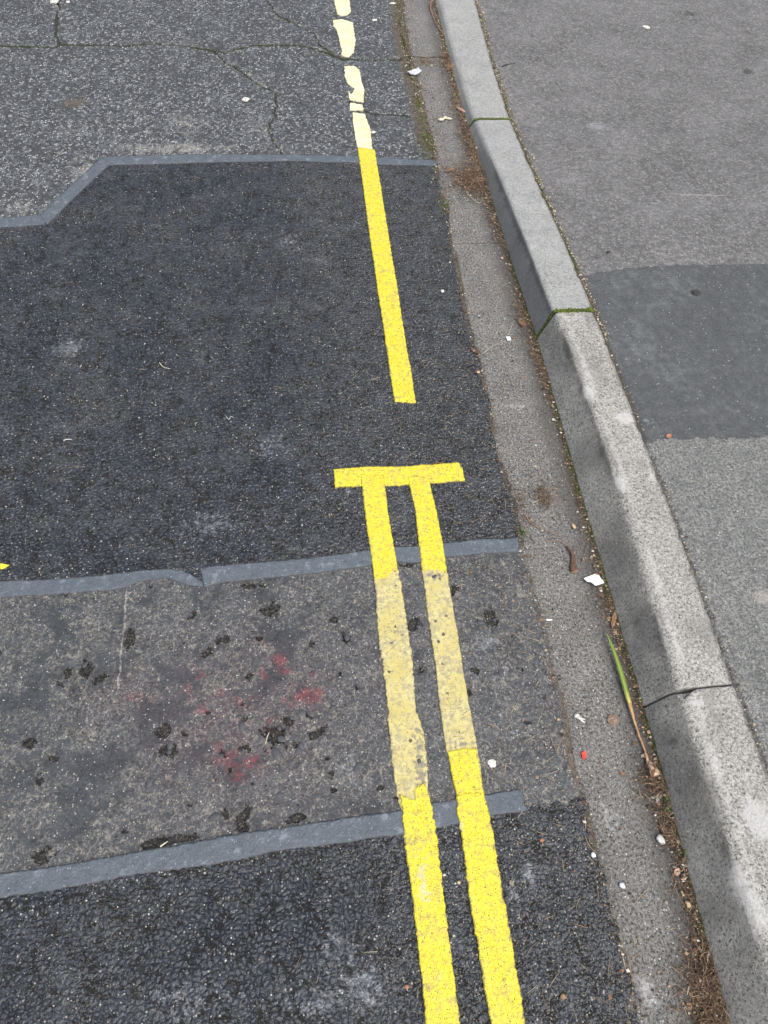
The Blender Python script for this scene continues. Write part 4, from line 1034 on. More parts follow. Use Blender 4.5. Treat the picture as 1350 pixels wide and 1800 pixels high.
# ------------------------------------------------------------------ loose litter in masses
def rand_on(kind, n):
    """n points (x, y, heap) of litter on the gutter, its seams and the road edge"""
    out = []
    while len(out) < n:
        if kind == 'clump':
            c, rx, ry, a = random.choices(DEBRIS, [d[3] ** 2 * (d[1] * d[2]) ** .5 for d in DEBRIS])[0]
            x, y = random.gauss(c[0], rx * .62), random.gauss(c[1], ry * .62)
            if x > kerb_x(y) - .002: x = float(kerb_x(y)) - abs(random.gauss(0, .02)) - .002
            if x < gutter_x(y) - .02: continue
            out.append((x, y, a))
        elif kind == 'kerbline':
            y = random.uniform(-.3, 3.5); x = float(kerb_x(y)) - .001 - abs(random.gauss(0, .010)); out.append((x, y, .3))
        elif kind == 'seam':
            y = random.uniform(-.3, 3.5) if random.random() < .6 else random.uniform(2.2, 3.5); x = float(gutter_x(y)) + random.gauss(-.004, .008 + .012 * (y > 2.3)); out.append((x, y, .2))
        elif kind == 'back':
            y = random.uniform(-.1, 3.6) if random.random() < .35 else random.uniform(1.3, 3.6); x = float(kerb_back(y)) + abs(random.gauss(.004, .006 + .006 * (y > 1.6))); out.append((x, y, .1))
        elif kind == 'road':
            y = random.uniform(-.3, 1.5); x = float(gutter_x(y)) - abs(random.gauss(0, .14)); out.append((x, y, 0))
        elif kind == 'wide':
            y = random.uniform(-.3, 3.4); x = random.uniform(-.6 - .2 * y, .5); out.append((x, y, 0))
        elif kind == 'gutter':
            y = random.uniform(-.3, 3.4); x = random.uniform(float(gutter_x(y)), float(kerb_x(y))); out.append((x, y, 0))
        elif kind == 'path':
            y = random.uniform(.2, 3.5); x = random.uniform(float(kerb_back(y)) + .01, .9 + .45 * y); out.append((x, y, 0))
    return out

def tones(cols, n):
    c = np.array(cols)[RNG.integers(0, len(cols), n)] * RNG.uniform(.65, 1.25, (n, 1))
    return np.concatenate([np.clip(c, 0, 1), np.ones((n, 1))], 1)

def needles(name, spots, cols, lmin, lmax, rad):
    n = len(spots)
    S_ = np.array(spots)
    L = RNG.uniform(lmin, lmax, n) * RNG.uniform(.5, 1, n)
    a = RNG.uniform(0, 2 * math.pi, n)
    bend = RNG.normal(0, .5, n)
    z0 = np.array([zany(x, y) for x, y, _ in spots]) + rad + S_[:, 2] * RNG.uniform(0, .010, n) + .0010
    tilt = RNG.normal(0, .10, n) * (.3 + S_[:, 2] * 2.0)
    k = 4
    P = np.zeros((n, k, 3)); P[:, 0, 0], P[:, 0, 1], P[:, 0, 2] = S_[:, 0], S_[:, 1], z0
    for j in range(1, k):
        aj = a + bend * (j - 1) / (k - 1) * 1.3
        P[:, j, 0] = P[:, j - 1, 0] + np.cos(aj) * L / (k - 1)
        P[:, j, 1] = P[:, j - 1, 1] + np.sin(aj) * L / (k - 1)
        P[:, j, 2] = P[:, j - 1, 2] + tilt * L / (k - 1)
    # keep clear of the kerb face
    kxx = kerb_x(P[..., 1]); onroad = (S_[:, 0] < kerb_x(S_[:, 1]))[:, None]
    P[..., 0] = np.where(onroad & (P[..., 0] > kxx - .001), kxx - .001, P[..., 0])
    ground = np.array([zany(x, y) for x, y in P[..., :2].reshape(-1, 2)]).reshape(n, k)
    P[..., 2] = np.maximum(P[..., 2], ground + rad)
    co = np.zeros((n, k, 3, 3))
    side = np.stack([-np.sin(a), np.cos(a), 0 * a], 1)
    tr = rad * np.array([.8, 1., .9, .35])
    for j in range(k):
        co[:, j, 0] = P[:, j] + side * tr[j]
        co[:, j, 1] = P[:, j] - side * tr[j]
        co[:, j, 2] = P[:, j] + np.array([0, 0, 1.2]) * tr[j]
    base = (np.arange(n) * k * 3)[:, None, None]
    qs = []
    for j in range(k - 1):
        for s in range(3):
            qs.append([j * 3 + s, j * 3 + (s + 1) % 3, (j + 1) * 3 + (s + 1) % 3, (j + 1) * 3 + s])
    Q_ = (base + np.array(qs)[None]).reshape(-1, 4)
    return np_mesh(name, co.reshape(-1, 3), Q_, M['tone'], {'tone': np.repeat(tones(cols, n), k * 3, 0)}, True)

def grit(name, spots, cols, smin, smax, flat=.7):
    n = len(spots)
    S_ = np.array(spots)
    base = np.array([[1, 0, 0], [0, 1, 0], [-1, 0, 0], [0, -1, 0], [0, 0, 1], [0, 0, -1.]])
    f = np.array([[0, 1, 4], [1, 2, 4], [2, 3, 4], [3, 0, 4], [1, 0, 5], [2, 1, 5], [3, 2, 5], [0, 3, 5]])
    s = smin + (smax - smin) * RNG.random(n) ** 3
    J = base[None] * RNG.uniform(.6, 1.25, (n, 6, 1)) + RNG.normal(0, .12, (n, 6, 3))
    a = RNG.uniform(0, 6.28, n); c_, s_ = np.cos(a), np.sin(a)
    X = (J[..., 0] * c_[:, None] - J[..., 1] * s_[:, None]) * s[:, None]
    Y = (J[..., 0] * s_[:, None] + J[..., 1] * c_[:, None]) * s[:, None] * RNG.uniform(.6, 1, (n, 1))
    Z = J[..., 2] * s[:, None] * flat
    z0 = np.array([zany(x, y) for x, y, _ in spots]) + s * flat * .35 + S_[:, 2] * RNG.uniform(0, .006, n)
    co = np.stack([X + S_[:, 0:1], Y + S_[:, 1:2], Z + z0[:, None]], -1)
    Q_ = ((np.arange(n) * 6)[:, None, None] + f[None]).reshape(-1, 3)
    return np_mesh(name, co.reshape(-1, 3), Q_, M['tone'], {'tone': np.repeat(tones(cols, n), 6, 0)}, False)

BROWN = [(.26, .18, .115), (.17, .11, .07), (.42, .32, .21), (.10, .068, .045), (.30, .19, .12), (.065, .048, .036), (.22, .13, .085)]
tag(needles('pine_needle_litter', rand_on('clump', 4600) + rand_on('kerbline', 600) + rand_on('seam', 420), BROWN, .008, .030, .00048), 'brown dry needles and stalks heaped along the gutter', kind='stuff')
tag(needles('scattered_needles', rand_on('road', 190) + rand_on('gutter', 90) + rand_on('wide', 70), [(.45, .34, .20), (.38, .24, .14), (.52, .44, .30)], .010, .040, .00050), 'thin dry stalks scattered on gutter and road edge', kind='stuff')
tag(grit('gutter_grit', rand_on('clump', 2400) + rand_on('kerbline', 2400) + rand_on('seam', 2600) + rand_on('gutter', 500), [(.30, .22, .13), (.17, .12, .075), (.08, .06, .045), (.45, .38, .27), (.23, .19, .13), (.05, .045, .04), (.62, .58, .50)], .0007, .0038), 'small grit and crumbs of soil in the gutter', kind='stuff')
tag(grit('leaf_crumbs', rand_on('clump', 520) + rand_on('kerbline', 420) + rand_on('seam', 160) + rand_on('gutter', 60) + rand_on('road', 50), [(.24, .15, .09), (.14, .09, .06), (.36, .25, .16), (.07, .05, .035), (.19, .11, .065), (.30, .27, .20)], .0018, .0062, .22), 'flat crumbs of dead brown leaf in the gutter', kind='stuff')
tag(grit('footway_edge_grit', rand_on('back', 2600), [(.36, .28, .16), (.20, .15, .09), (.50, .44, .32), (.10, .08, .06), (.26, .22, .13), (.66, .62, .55)], .0008, .0036), 'tan grit in the gap behind the kerb', kind='stuff')
tag(grit('loose_road_grit', rand_on('wide', 1300) + rand_on('road', 800), [(.50, .44, .34), (.62, .60, .56), (.34, .27, .18), (.42, .36, .28)], .0006, .0022), 'tiny pale grains loose on the road', kind='stuff')
tag(grit('loose_footway_grit', rand_on('path', 500), [(.50, .47, .42), (.62, .60, .56), (.34, .29, .24)], .0006, .0020), 'tiny pale grains loose on the footway', kind='stuff')

def moss_mass(name, pts, cols, smin, smax, label):
    return tag(grit(name, pts, cols, smin, smax, .9), label, kind='stuff')
GREEN = [(.06, .085, .015), (.11, .15, .02), (.17, .21, .035), (.04, .055, .012)]
mp = []
for i, ja in ((2, 1.), (3, .8)):
    jy = JOINTS[i][0]
    for k in range(1500 if i == 2 else 700):
        x = random.uniform(float(kerb_x(jy)), float(kerb_back(jy)))
        y = jy + random.gauss(0, .0036 if i == 2 else .0024) * (1.3 if x > .685 else .6)
        mp.append((x, y, 0))
def moss_z(x, y):
    b, f_, h = float(kerb_x(y)), float(kerb_front(y)), float(kerb_h(y))
    t_ = min(1, max(0, (x - b) / max(.004, f_ - b)))
    return h * t_ if t_ < 1 else h
n = len(mp)
_z = zany
def zany(x, y): return moss_z(x, y) - .0014 if x >= float(kerb_x(y)) else _z(x, y)
moss_mass('kerb_joint_moss', mp, GREEN, .0010, .0028, 'green moss filling the two far kerb joints')
zany = _z
mp = []
for k in range(2600):
    y = random.uniform(-.2, 3.4); x = float(kerb_x(y)) - abs(random.gauss(0, .0045)) - .0005
    if vnoise(np.array([y]), np.array([0.]), 9, 2.)[0] > .45: mp.append((x, y, .2))
for k in range(900):
    y = random.uniform(2.0, 3.4); x = float(gutter_x(y)) - abs(random.gauss(.008, .012)); mp.append((x, y, .2))
for c, r, q in (((0.4969, 1.9991), .012, 260), ((0.4871, 2.3484), .020, 350), ((0.4968, 2.5975), .012, 160), ((0.6831, 2.8148), .008, 200), ((0.4718, 2.2821), .02, 200)):
    for k in range(q):
        x, y = random.gauss(c[0], r), random.gauss(c[1], r * 1.8)
        if x < kerb_x(y) - .002: mp.append((x, y, .3))
for c in CRACKS[:3]:
    for (ax, ay), (bx, by) in zip(c[:-1], c[1:]):
        for k in range(int(math.hypot(bx - ax, by - ay) * 150)):
            s = random.random(); mp.append((ax + (bx - ax) * s + random.gauss(0, .003), ay + (by - ay) * s + random.gauss(0, .004), 0))
moss_mass('gutter_moss', mp, GREEN + [(.16, .15, .06), (.08, .07, .03)], .0008, .0024, 'dark green and brown moss along the gutter seams and road cracks')
# ------------------------------------------------------------------ single things
def tube(name, pts, radii, mat, parent=None, sides=6, flat=1.0, loc=(0, 0, 0)):
    vs, fs = [], []
    m = len(pts)
    for i, p in enumerate(pts):
        a = Vector(pts[max(0, i - 1)]); b = Vector(pts[min(m - 1, i + 1)])
        d = (b - a).normalized(); s = d.cross(Vector((0, 0, 1))).normalized(); u = s.cross(d)
        for k in range(sides):
            th = 2 * math.pi * k / sides
            vs.append(tuple(Vector(p) + s * math.cos(th) * radii[i] + u * math.sin(th) * radii[i] * flat))
    for i in range(m - 1):
        for k in range(sides): fs.append((i * sides + k, i * sides + (k + 1) % sides, (i + 1) * sides + (k + 1) % sides, (i + 1) * sides + k))
    fs += [tuple(range(sides))[::-1], tuple(range((m - 1) * sides, m * sides))]
    return py_mesh(name, vs, fs, mat, parent, True, loc)

def smooth_path(pts, n):
    """Catmull-Rom through 2-D points"""
    P = [pts[0]] + list(pts) + [pts[-1]]
    out = []
    segs = len(pts) - 1
    for i in range(n):
        t_ = i / (n - 1) * segs; k = min(int(t_), segs - 1); f = t_ - k
        p0, p1, p2, p3 = [np.array(P[k + j], float) for j in range(4)]
        out.append(tuple(.5 * ((2 * p1) + (-p0 + p2) * f + (2 * p0 - 5 * p1 + 4 * p2 - p3) * f * f + (-p0 + 3 * p1 - 3 * p2 + p3) * f ** 3)))
    return out

def lay(pts, lift): return [(x, y, _z(x, y) + lift) for x, y in pts]

def recentre(o):
    """origin at the thing's base"""
    cs = [v.co for v in o.data.vertices]
    c = Vector((sum(v.x for v in cs) / len(cs), sum(v.y for v in cs) / len(cs), min(v.z for v in cs)))
    o.data.transform(Matrix.Translation(-c)); o.location = c
    return o

def twig(label, pts, r, mat='twig', cat='twig', n=14, lift=.0012, name='twig', arch=0.0):
    P = lay(smooth_path(pts, n), lift + r)
    P = [(x, y, z + arch * math.sin(math.pi * i / (n - 1)) + random.uniform(0, r * .5)) for i, (x, y, z) in enumerate(P)]
    o = tube(name, P, [r * (1 - .55 * i / (n - 1)) * random.uniform(.85, 1.15) for i in range(n)], M[mat])
    return tag(recentre(o), label, cat)

def pebble(name, label, cat, c, rx, ry, mat, rot=0., flat=.6, sub=2, rough=.16, group=None, sink=.25):
    bm = bmesh.new(); bmesh.ops.create_icosphere(bm, subdivisions=sub, radius=1.0)
    s1 = random.random() * 50
    for v in bm.verts:
        k = 1 + (mnoise.noise(v.co * 1.3 + Vector((s1, 0, 0)))) * rough * 2.2 + mnoise.noise(v.co * 3.1 + Vector((0, s1, 0))) * rough
        v.co *= k
        v.co = Vector((v.co.x * rx, v.co.y * ry, v.co.z * min(rx, ry) * flat))
    zmin = min(v.co.z for v in bm.verts)
    for v in bm.verts: v.co.z -= zmin * (1 - sink)
    me = bpy.data.meshes.new(name); bm.to_mesh(me); bm.free()
    me.polygons.foreach_set('use_smooth', [True] * len(me.polygons)); me.materials.append(M[mat])
    o = link(bpy.data.objects.new(name, me)); o.location = (c[0], c[1], _z(*c) + .0008); o.rotation_euler = (0, 0, rot)
    return tag(o, label, cat, group)

def leaf(label, a, b, w, mat, curl=.006, name='leaf', stalk=True, cat='leaf', cup=.35, group=None, wave=1.0):
    """a dry leaf from stalk end a to tip b, with thickness, cupped and curled, with a midrib"""
    L = math.hypot(b[0] - a[0], b[1] - a[1]); ang = math.atan2(b[1] - a[1], b[0] - a[0])
    nu, nv = 12, 7
    vs = []
    s1 = random.random() * 30
    for side in (0, 1):
        for i in range(nu):
            t_ = i / (nu - 1)
            hw = w * .5 * (math.sin(math.pi * min(1, t_ * .96 + .02)) ** .75) * (1 + .12 * math.sin(t_ * 17 + s1))
            for j in range(nv):
                s = j / (nv - 1) * 2 - 1
                z = curl * (t_ - .3) ** 2 * 2 + cup * abs(s) ** 1.5 * hw + mnoise.noise(Vector((t_ * 4 + s1, s * 2, 0))) * .0022 * wave
                vs.append((t_ * L, s * hw + .08 * w * math.sin(t_ * 3 + s1), z + (.0004 if side else 0)))
    q = lambda i, j, o_: o_ + i * nv + j
    fs = []; N_ = nu * nv
    for i in range(nu - 1):
        for j in range(nv - 1):
            fs.append((q(i, j, N_), q(i + 1, j, N_), q(i + 1, j + 1, N_), q(i, j + 1, N_)))
            fs.append((q(i, j, 0), q(i, j + 1, 0), q(i + 1, j + 1, 0), q(i + 1, j, 0)))
    rim = [(i, 0) for i in range(nu)] + [(nu - 1, j) for j in range(1, nv)] + [(i, nv - 1) for i in range(nu - 2, -1, -1)] + [(0, j) for j in range(nv - 2, 0, -1)]
    for (i, j), (k, l) in zip(rim, rim[1:] + rim[:1]): fs.append((q(i, j, 0), q(k, l, 0), q(k, l, N_), q(i, j, N_)))
    zlo = min(v[2] for v in vs)
    root = empty(name, (a[0], a[1], _z(*a) + .0010)); root.rotation_euler = (0, 0, ang)
    py_mesh('blade', [(x, y, z - zlo) for x, y, z in vs], fs, M[mat], root)
    mid = [(t_ * L, .08 * w * math.sin(t_ * 3 + s1), curl * (t_ - .3) ** 2 * 2 - zlo + .0007 + mnoise.noise(Vector((t_ * 4 + s1, 0, 0))) * .0022 * wave) for t_ in [k / 7 for k in range(8)]]
    tube('midrib', mid, [.0007 * (1 - .08 * k) for k in range(8)], M['twig'], root, 5)
    if stalk: tube('stalk', [(-.25 * L, .1 * w, .0012), (-.12 * L, .03 * w, .0016), (.02 * L, 0, .0014)], [.0006, .0007, .0006], M['twig'], root, 5)
    return tag(root, label, cat, group)

def chip(name, label, cat, pts, th, mat, bend=0.0, lift=.0012, group=None, jit=.0003):
    """a thin flat scrap with thickness, bent along its length"""
    cx = sum(p[0] for p in pts) / len(pts); cy = sum(p[1] for p in pts) / len(pts)
    P = []
    for (ax, ay), (bx, by) in zip(pts, pts[1:] + pts[:1]):
        for i in range(3): P.append((ax + (bx - ax) * i / 3 - cx + random.uniform(-jit, jit), ay + (by - ay) * i / 3 - cy + random.uniform(-jit, jit)))
    R = max(math.hypot(*p) for p in P) + 1e-6
    zf = lambda x, y: bend * ((x * .8 + y * .6) / R) ** 2
    n = len(P)
    rings = [(1, 0), (1, th), (.55, th)]
    vs = []
    for s, t_ in rings: vs += [(x * s, y * s, zf(x * s, y * s) + t_) for x, y in P]
    vs += [(0, 0, th), (0, 0, 0)]
    fs = []
    for k in range(2): fs += [(k * n + i, k * n + (i + 1) % n, (k + 1) * n + (i + 1) % n, (k + 1) * n + i) for i in range(n)]
    fs += [(2 * n + i, 2 * n + (i + 1) % n, 3 * n) for i in range(n)] + [((i + 1) % n, i, 3 * n + 1) for i in range(n)]
    o = py_mesh(name, vs, fs, M[mat], None, False, (cx, cy, _z(cx, cy) + lift))
    return tag(o, label, cat, group)

# the green and brown daffodil blade
bl = [(0.5981, 0.5556),(0.6022, 0.5156),(0.6040, 0.4734),(0.6040, 0.4383),(0.6046, 0.4098)]
def blade_mesh(pts, widths, z_l, name, mat, parent, keel=.35):
    P = smooth_path(pts, 20); vs = []
    m = len(P)
    for i, (x, y) in enumerate(P):
        a, b = P[max(0, i - 1)], P[min(m - 1, i + 1)]
        d = Vector((b[0] - a[0], b[1] - a[1], 0)).normalized(); s = Vector((-d.y, d.x, 0))
        w = np.interp(i / (m - 1), np.linspace(0, 1, len(widths)), widths)
        z = _z(x, y) + np.interp(i / (m - 1), np.linspace(0, 1, len(z_l)), z_l)
        for k, (u, dz) in enumerate(((-1, .25), (-.5, .0), (0, -.05), (.5, .0), (1, .25), (0, .35))):
            vs.append((x + s.x * w * u, y + s.y * w * u, z + dz * w * keel * 4 + (.0006 if k < 5 else -.0002)))
    fs = []
    for i in range(m - 1):
        for k in range(5):
            a = i * 6 + k; b = i * 6 + (k + 1) % 6
            if k == 4: b = i * 6
            fs.append((a, b, b + 6, a + 6))
    return py_mesh(name, vs, fs, mat, parent)
lm = Mat('leaf_blade')
tt = lm.attr('along')
stre = lm.noise(lm.stretch(lm.co, (1, .12, 1)), 900, 2, .6, dim='3D')
gcol = lm.mix(stre, (.16, .26, .035), (.34, .46, .10))
gcol = lm.mix(lm.ss(tt + (stre - .5) * .2, .72, .95), gcol, (.62, .52, .16))
lm.done(gcol, .45, stre * .0003, .4)
leafm = lm.mat
dm = Mat('dry_blade')
tt = dm.attr('along')
stre = dm.noise(dm.stretch(dm.co, (1, .1, 1)), 900, 3, .65, dim='3D')
dcol = dm.mix(dm.ss(stre, .35, .65), (.28, .13, .05), (.62, .42, .20))
dcol = dm.mix(dm.ss(tt, .55, .95), dcol, dm.mix(dm.ss(stre, .4, .7), (.40, .22, .12), (.72, .58, .42)))
dm.done(dcol, .6, stre * .0005, .35)
root = tag(empty('fallen_leaf_blade', (bl[2][0], bl[2][1], _z(*bl[2]))), 'long narrow leaf, green at its tip, dry brown at its wide base', 'leaf')
o = blade_mesh(bl, [.0008, .0032, .0045, .0050, .0048, .0040], [.012, .011, .009, .007, .006], 'green_tip', leafm, root)
def along(o, rev=False):
    n = len(o.data.vertices); a = o.data.attributes.new('along', 'FLOAT', 'POINT')
    v = np.linspace(0, 1, n // 6).repeat(6); a.data.foreach_set('value', np.pad(v, (0, n - len(v)), mode='edge').astype(np.float32))
along(o)
o2 = blade_mesh([(0.6041, 0.4121),(0.6040, 0.3852),(0.6046, 0.3545),(0.6075, 0.3243),(0.6059, 0.2983),(0.6051, 0.2890)], [.0040, .0028, .0020, .0018, .0022, .0030, .0044], [.006, .005, .004, .005, .006], 'dry_stem', dm.mat, root, .6)
along(o2)
o3 = blade_mesh([(0.6090, 0.3011),(0.6083, 0.2887),(0.6089, 0.2733)], [.0022, .0048, .0072, .0090, .0094], [.006, .007, .008], 'sheath_base', M['tanleaf'], root, .9)
o3.data.materials.clear(); sm = Mat('sheath'); ns = sm.noise(sm.co, 130, 3, .6, dim='3D')
sm.done(sm.mix(sm.ss(ns, .42, .58), (.62, .48, .36), (.20, .10, .05)), .45, ns * .0006, .5); o3.data.materials.append(sm.mat)
reloc(root)

# brown shrivelled leaf like a hook
P = lay(smooth_path([(0.5718, 0.7685),(0.5783, 0.7535),(0.5773, 0.7350),(0.5714, 0.7171),(0.5751, 0.7071)], 12), .0045)
root = tag(empty('shrivelled_leaf', P[5]), 'brown shrivelled leaf rolled like a hook, with a curved stalk, beside the white scrap', 'leaf')
tube('rolled_blade', P, [.0022, .0034, .0036, .0040, .0042, .0044, .0048, .0055, .0066, .0082, .0088, .0050], M['darkleaf'], root, 9, .5)
ex = lay([(0.5721, 0.7101)], .0045)[0]
e2 = pebble('leaf_end', None, None, ex[:2], .0085, .0075, 'dryleaf', .5, .5, 2, .2); e2.parent = root; e2.location = Vector(ex) - Vector((0, 0, .004))
h_ = pebble('hole', None, None, (0.5718, 0.7087), .0016, .0011, 'darkgum', .8, .5, 1); h_.parent = root; h_.location.z += .0085
tube('stalk', lay(smooth_path([(0.5446, 0.7837),(0.5598, 0.7825),(0.5695, 0.7745),(0.5732, 0.7640)], 10), .003), [.0009] * 10, M['twig'], root, 6)
reloc_ = [c for c in root.children]
for c in reloc_: c.location = Vector(c.location) - Vector(root.location)

chip('paper_scrap', 'bright white five-sided scrap of card against the kerb foot', 'scrap', [(0.5858, 0.6854),(0.6107, 0.6931),(0.6199, 0.6895),(0.6273, 0.6711),(0.6070, 0.6659),(0.5993, 0.6747),(0.5911, 0.6768)], .0008, 'white', .0008, .0085)
chip('red_chip', 'small bright red plastic chip on the gutter', 'plastic chip', [(0.4869, 0.3286),(0.4947, 0.3331),(0.4968, 0.3287),(0.4930, 0.3186),(0.4874, 0.3181)], .0016, 'red', .001)
chip('white_chip', 'tiny white rectangular chip on the gutter near the mossy kerb joint', 'chip', [(0.5699, 1.4211),(0.5807, 1.4205),(0.5811, 1.4076),(0.5714, 1.4060)], .0018, 'white')
chip('plastic_sliver', 'thin white sliver in the gutter left of the white scrap and below it', 'scrap', [(0.4857, 0.6022),(0.4975, 0.6011),(0.4981, 0.5985),(0.4860, 0.5983)], .0008, 'white')
o = chip('crumpled_wrapper', 'crumpled silvery white wrapper at the road edge near the top', 'wrapper', [(0.4833, 2.7888),(0.5051, 2.8093),(0.5284, 2.8095),(0.5346, 2.7932),(0.5107, 2.7728),(0.4891, 2.7686)], .003, 'foil', .006, .002, None, .002)
leaf('pinkish tan oval leaf lying on the needle heap beside the kerb', (0.6133, 2.1365), (0.6549, 2.1294), .024, 'tanleaf', .002, stalk=False, cup=.12)
leaf('small narrow tan leaf at the kerb foot just above the upper mossy joint', (0.6298, 2.5636), (0.6513, 2.5229), .013, 'tanleaf', .003, stalk=False)
leaf('small three cornered brown leaf at the kerb foot near the top', (0.6358, 2.8145), (0.6656, 2.8648), .018, 'dryleaf', .004, stalk=False)
leaf('curled brown leaf at the kerb foot below the mossy joint between smooth and rough stones', (0.6185, 1.4867), (0.6286, 1.4530), .016, 'dryleaf', .008)
leaf('small brown leaf at the kerb foot above the other curled leaf', (0.6268, 1.5248), (0.6418, 1.5127), .009, 'darkleaf', .004, stalk=False)
leaf('dead brown leaf lying along the kerb foot between the white stone and the kerb', (0.5972, 0.1949), (0.6054, 0.1658), .016, 'darkleaf', .005)
leaf('tan leaf fragment at the kerb foot above the yellowish pebble', (0.5951, 0.1141), (0.6064, 0.1201), .010, 'tanleaf', .003, stalk=False)
leaf('narrow reddish brown leaf standing at the kerb foot above the green leaf tip', (0.6166, 0.5692), (0.6340, 0.6077), .009, 'dryleaf', .006, stalk=False)
leaf('tiny orange brown leaf behind the kerb on the footway', (0.8377, 0.9869), (0.8520, 0.9910), .011, 'orange', .003, stalk=False)
leaf('brown leaf flake on the needle litter at the very bottom by the kerb', (0.5501, -0.0726), (0.5609, -0.0716), .010, 'dryleaf', .003, stalk=False)
leaf('curled reddish brown leaf on the road edge left of the white rectangular chip', (0.4652, 1.3819), (0.4889, 1.3536), .014, 'darkleaf', .006, stalk=False)
leaf('tan flake at the road edge just below the top sealing band', (0.5288, 2.1754), (0.5556, 2.1907), .014, 'dryleaf', .004, stalk=False)
leaf('pointed brown flake beside the white scrap at the kerb foot', (0.6134, 0.6984), (0.6244, 0.6878), .010, 'dryleaf', .005, stalk=False)

pebble('pale_stone', 'white rounded stone at the kerb foot beside the dead brown leaf', 'stone', (0.5884, 0.1685), .0068, .0085, 'chalk', .4, .6)
pebble('yellowish_pebble', 'yellowish oval pebble in the kerb litter near the bottom', 'pebble', (0.6029, 0.0662), .0048, .0062, 'tanstone', .5, .7)
pebble('long_pebble', 'long pale pebble just above the yellowish one in the kerb litter', 'pebble', (0.5997, 0.0829), .0022, .0048, 'tanstone', .3, .7)
pebble('frosted_glass_piece', 'frosted bluish glass piece on the gutter beside the lower asphalt', 'glass piece', (0.4997, 0.1058), .0050, .0052, 'glass', .9, .5)
pebble('pale_gravel_stone', 'pale bluish pebble at the edge of the lower asphalt', 'pebble', (0.4616, 0.1569), .0044, .0044, 'glass', .2, .6)
pebble('round_white_pebble', 'small round white pebble on the brown needle heap at the bottom', 'pebble', (0.6088, -0.0504), .0026, .0028, 'chalk', 0, .8, 1)
pebble('second_white_pebble', 'tiny cream pebble above the needle heap at the bottom', 'pebble', (0.5933, -0.0347), .0020, .0020, 'chalk', 0, .8, 1)
pebble('white_pebble', 'small white pebble at the kerb foot below the white rectangular chip', 'pebble', (0.6287, 1.1279), .0040, .0036, 'chalk', 0, .7)
pebble('pink_stone', 'small pinkish stone on the gutter beside the smooth sloping kerb', 'stone', (0.6246, 1.7426), .0042, .0046, 'tanleaf', 0, .6)
pebble('orange_stone', 'small orange stone beside the white rectangular chip', 'stone', (0.5906, 1.4157), .0030, .0026, 'orange', 0, .6)
pebble('brown_pebble', 'brown pebble beside the shrivelled hook leaf', 'pebble', (0.5999, 0.7332), .0032, .0034, 'dryleaf', 0, .7)
pebble('tan_stone', 'tan knobbly stone above the shrivelled hook leaf', 'stone', (0.6006, 0.8195), .0042, .0070, 'tanstone', .2, .5)
pebble('white_road_stone', 'white stone lying on the new asphalt right of the single yellow line', 'stone', (0.4256, 1.6034), .0062, .0058, 'chalk', .4, .5)
pebble('black_pebble', 'black pebble at the far left corner of the dark footway patch', 'pebble', (0.8942, 1.6515), .0062, .0046, 'darkgum', .2, .5)
pebble('pale_pebble_on_road_edge', 'cream pebble in the seam between road and gutter beside the end of the single line', 'pebble', (0.4702, 1.2939), .0046, .0044, 'tanstone', .2, .5)
pebble('red_brown_crumb', 'orange brown crumb on the lower asphalt right of the sealing band end', 'crumb', (0.3778, 0.1894), .0042, .0032, 'orange', 0, .6)
pebble('brown_crumb', 'brown crumb on the lower asphalt near the bottom right', 'crumb', (0.3589, -0.0367), .0048, .0042, 'dryleaf', 0, .5)
pebble('small_red_crumb', 'red brown crumb left of the double line at the bottom', 'crumb', (0.1165, 0.0035), .0040, .0030, 'orange', 0, .5)
pebble('tan_chip', 'pale tan grain between the two yellow lines at the bottom', 'grain', (0.2231, 0.1395), .0034, .0026, 'tanstone', 0, .6)
pebble('cream_grain', 'cream oblong grain between the two yellow lines just below the sealing band', 'grain', (0.2000, 0.1533), .0034, .0020, 'chalk', .2, .6)
pebble('white_footway_pebble', 'small white pebble on the footway just behind the rough kerb', 'pebble', (0.7858, 0.5827), .0028, .0026, 'chalk', 0, .7, 1)

# flat round disc, with a raised rim
c = (0.5650, 0.3845)
root = tag(empty('flat_disc', (c[0], c[1], _z(*c) + .001)), 'flat round rusty brown disc stuck to the gutter left of the long leaf', 'disc')
def disc(name, r, r2, z0, z1, mat, parent, n=28, jit=.03):
    vs = []
    for s, z in ((r, z0), (r * .98, z1), (r2, z1 - .0004 if r2 else z1)):
        vs += [(math.cos(2 * math.pi * k / n) * s * (1 + random.uniform(-jit, jit)), math.sin(2 * math.pi * k / n) * s * .88 * (1 + random.uniform(-jit, jit)), z) for k in range(n)]
    fs = [(q * n + i, q * n + (i + 1) % n, (q + 1) * n + (i + 1) % n, (q + 1) * n + i) for q in (0, 1) for i in range(n)]
    if name == 'face': fs.append(tuple(range(2 * n, 3 * n)))
    else:
        vs += [(math.cos(2 * math.pi * k / n) * r2, math.sin(2 * math.pi * k / n) * r2 * .88, z0) for k in range(n)]
        fs += [(2 * n + i, 2 * n + (i + 1) % n, 3 * n + (i + 1) % n, 3 * n + i) for i in range(n)]
    return py_mesh(name, vs, fs, mat, parent)
dk_ = mat_plain('rusty_disc', (.10, .065, .045), (.26, .20, .16), 260, .7, bump=.0008)
disc('face', .0100, .006, 0, .0014, dk_, root); disc('rim', .0112, .0098, 0, .0022, M['dryleaf'], root)

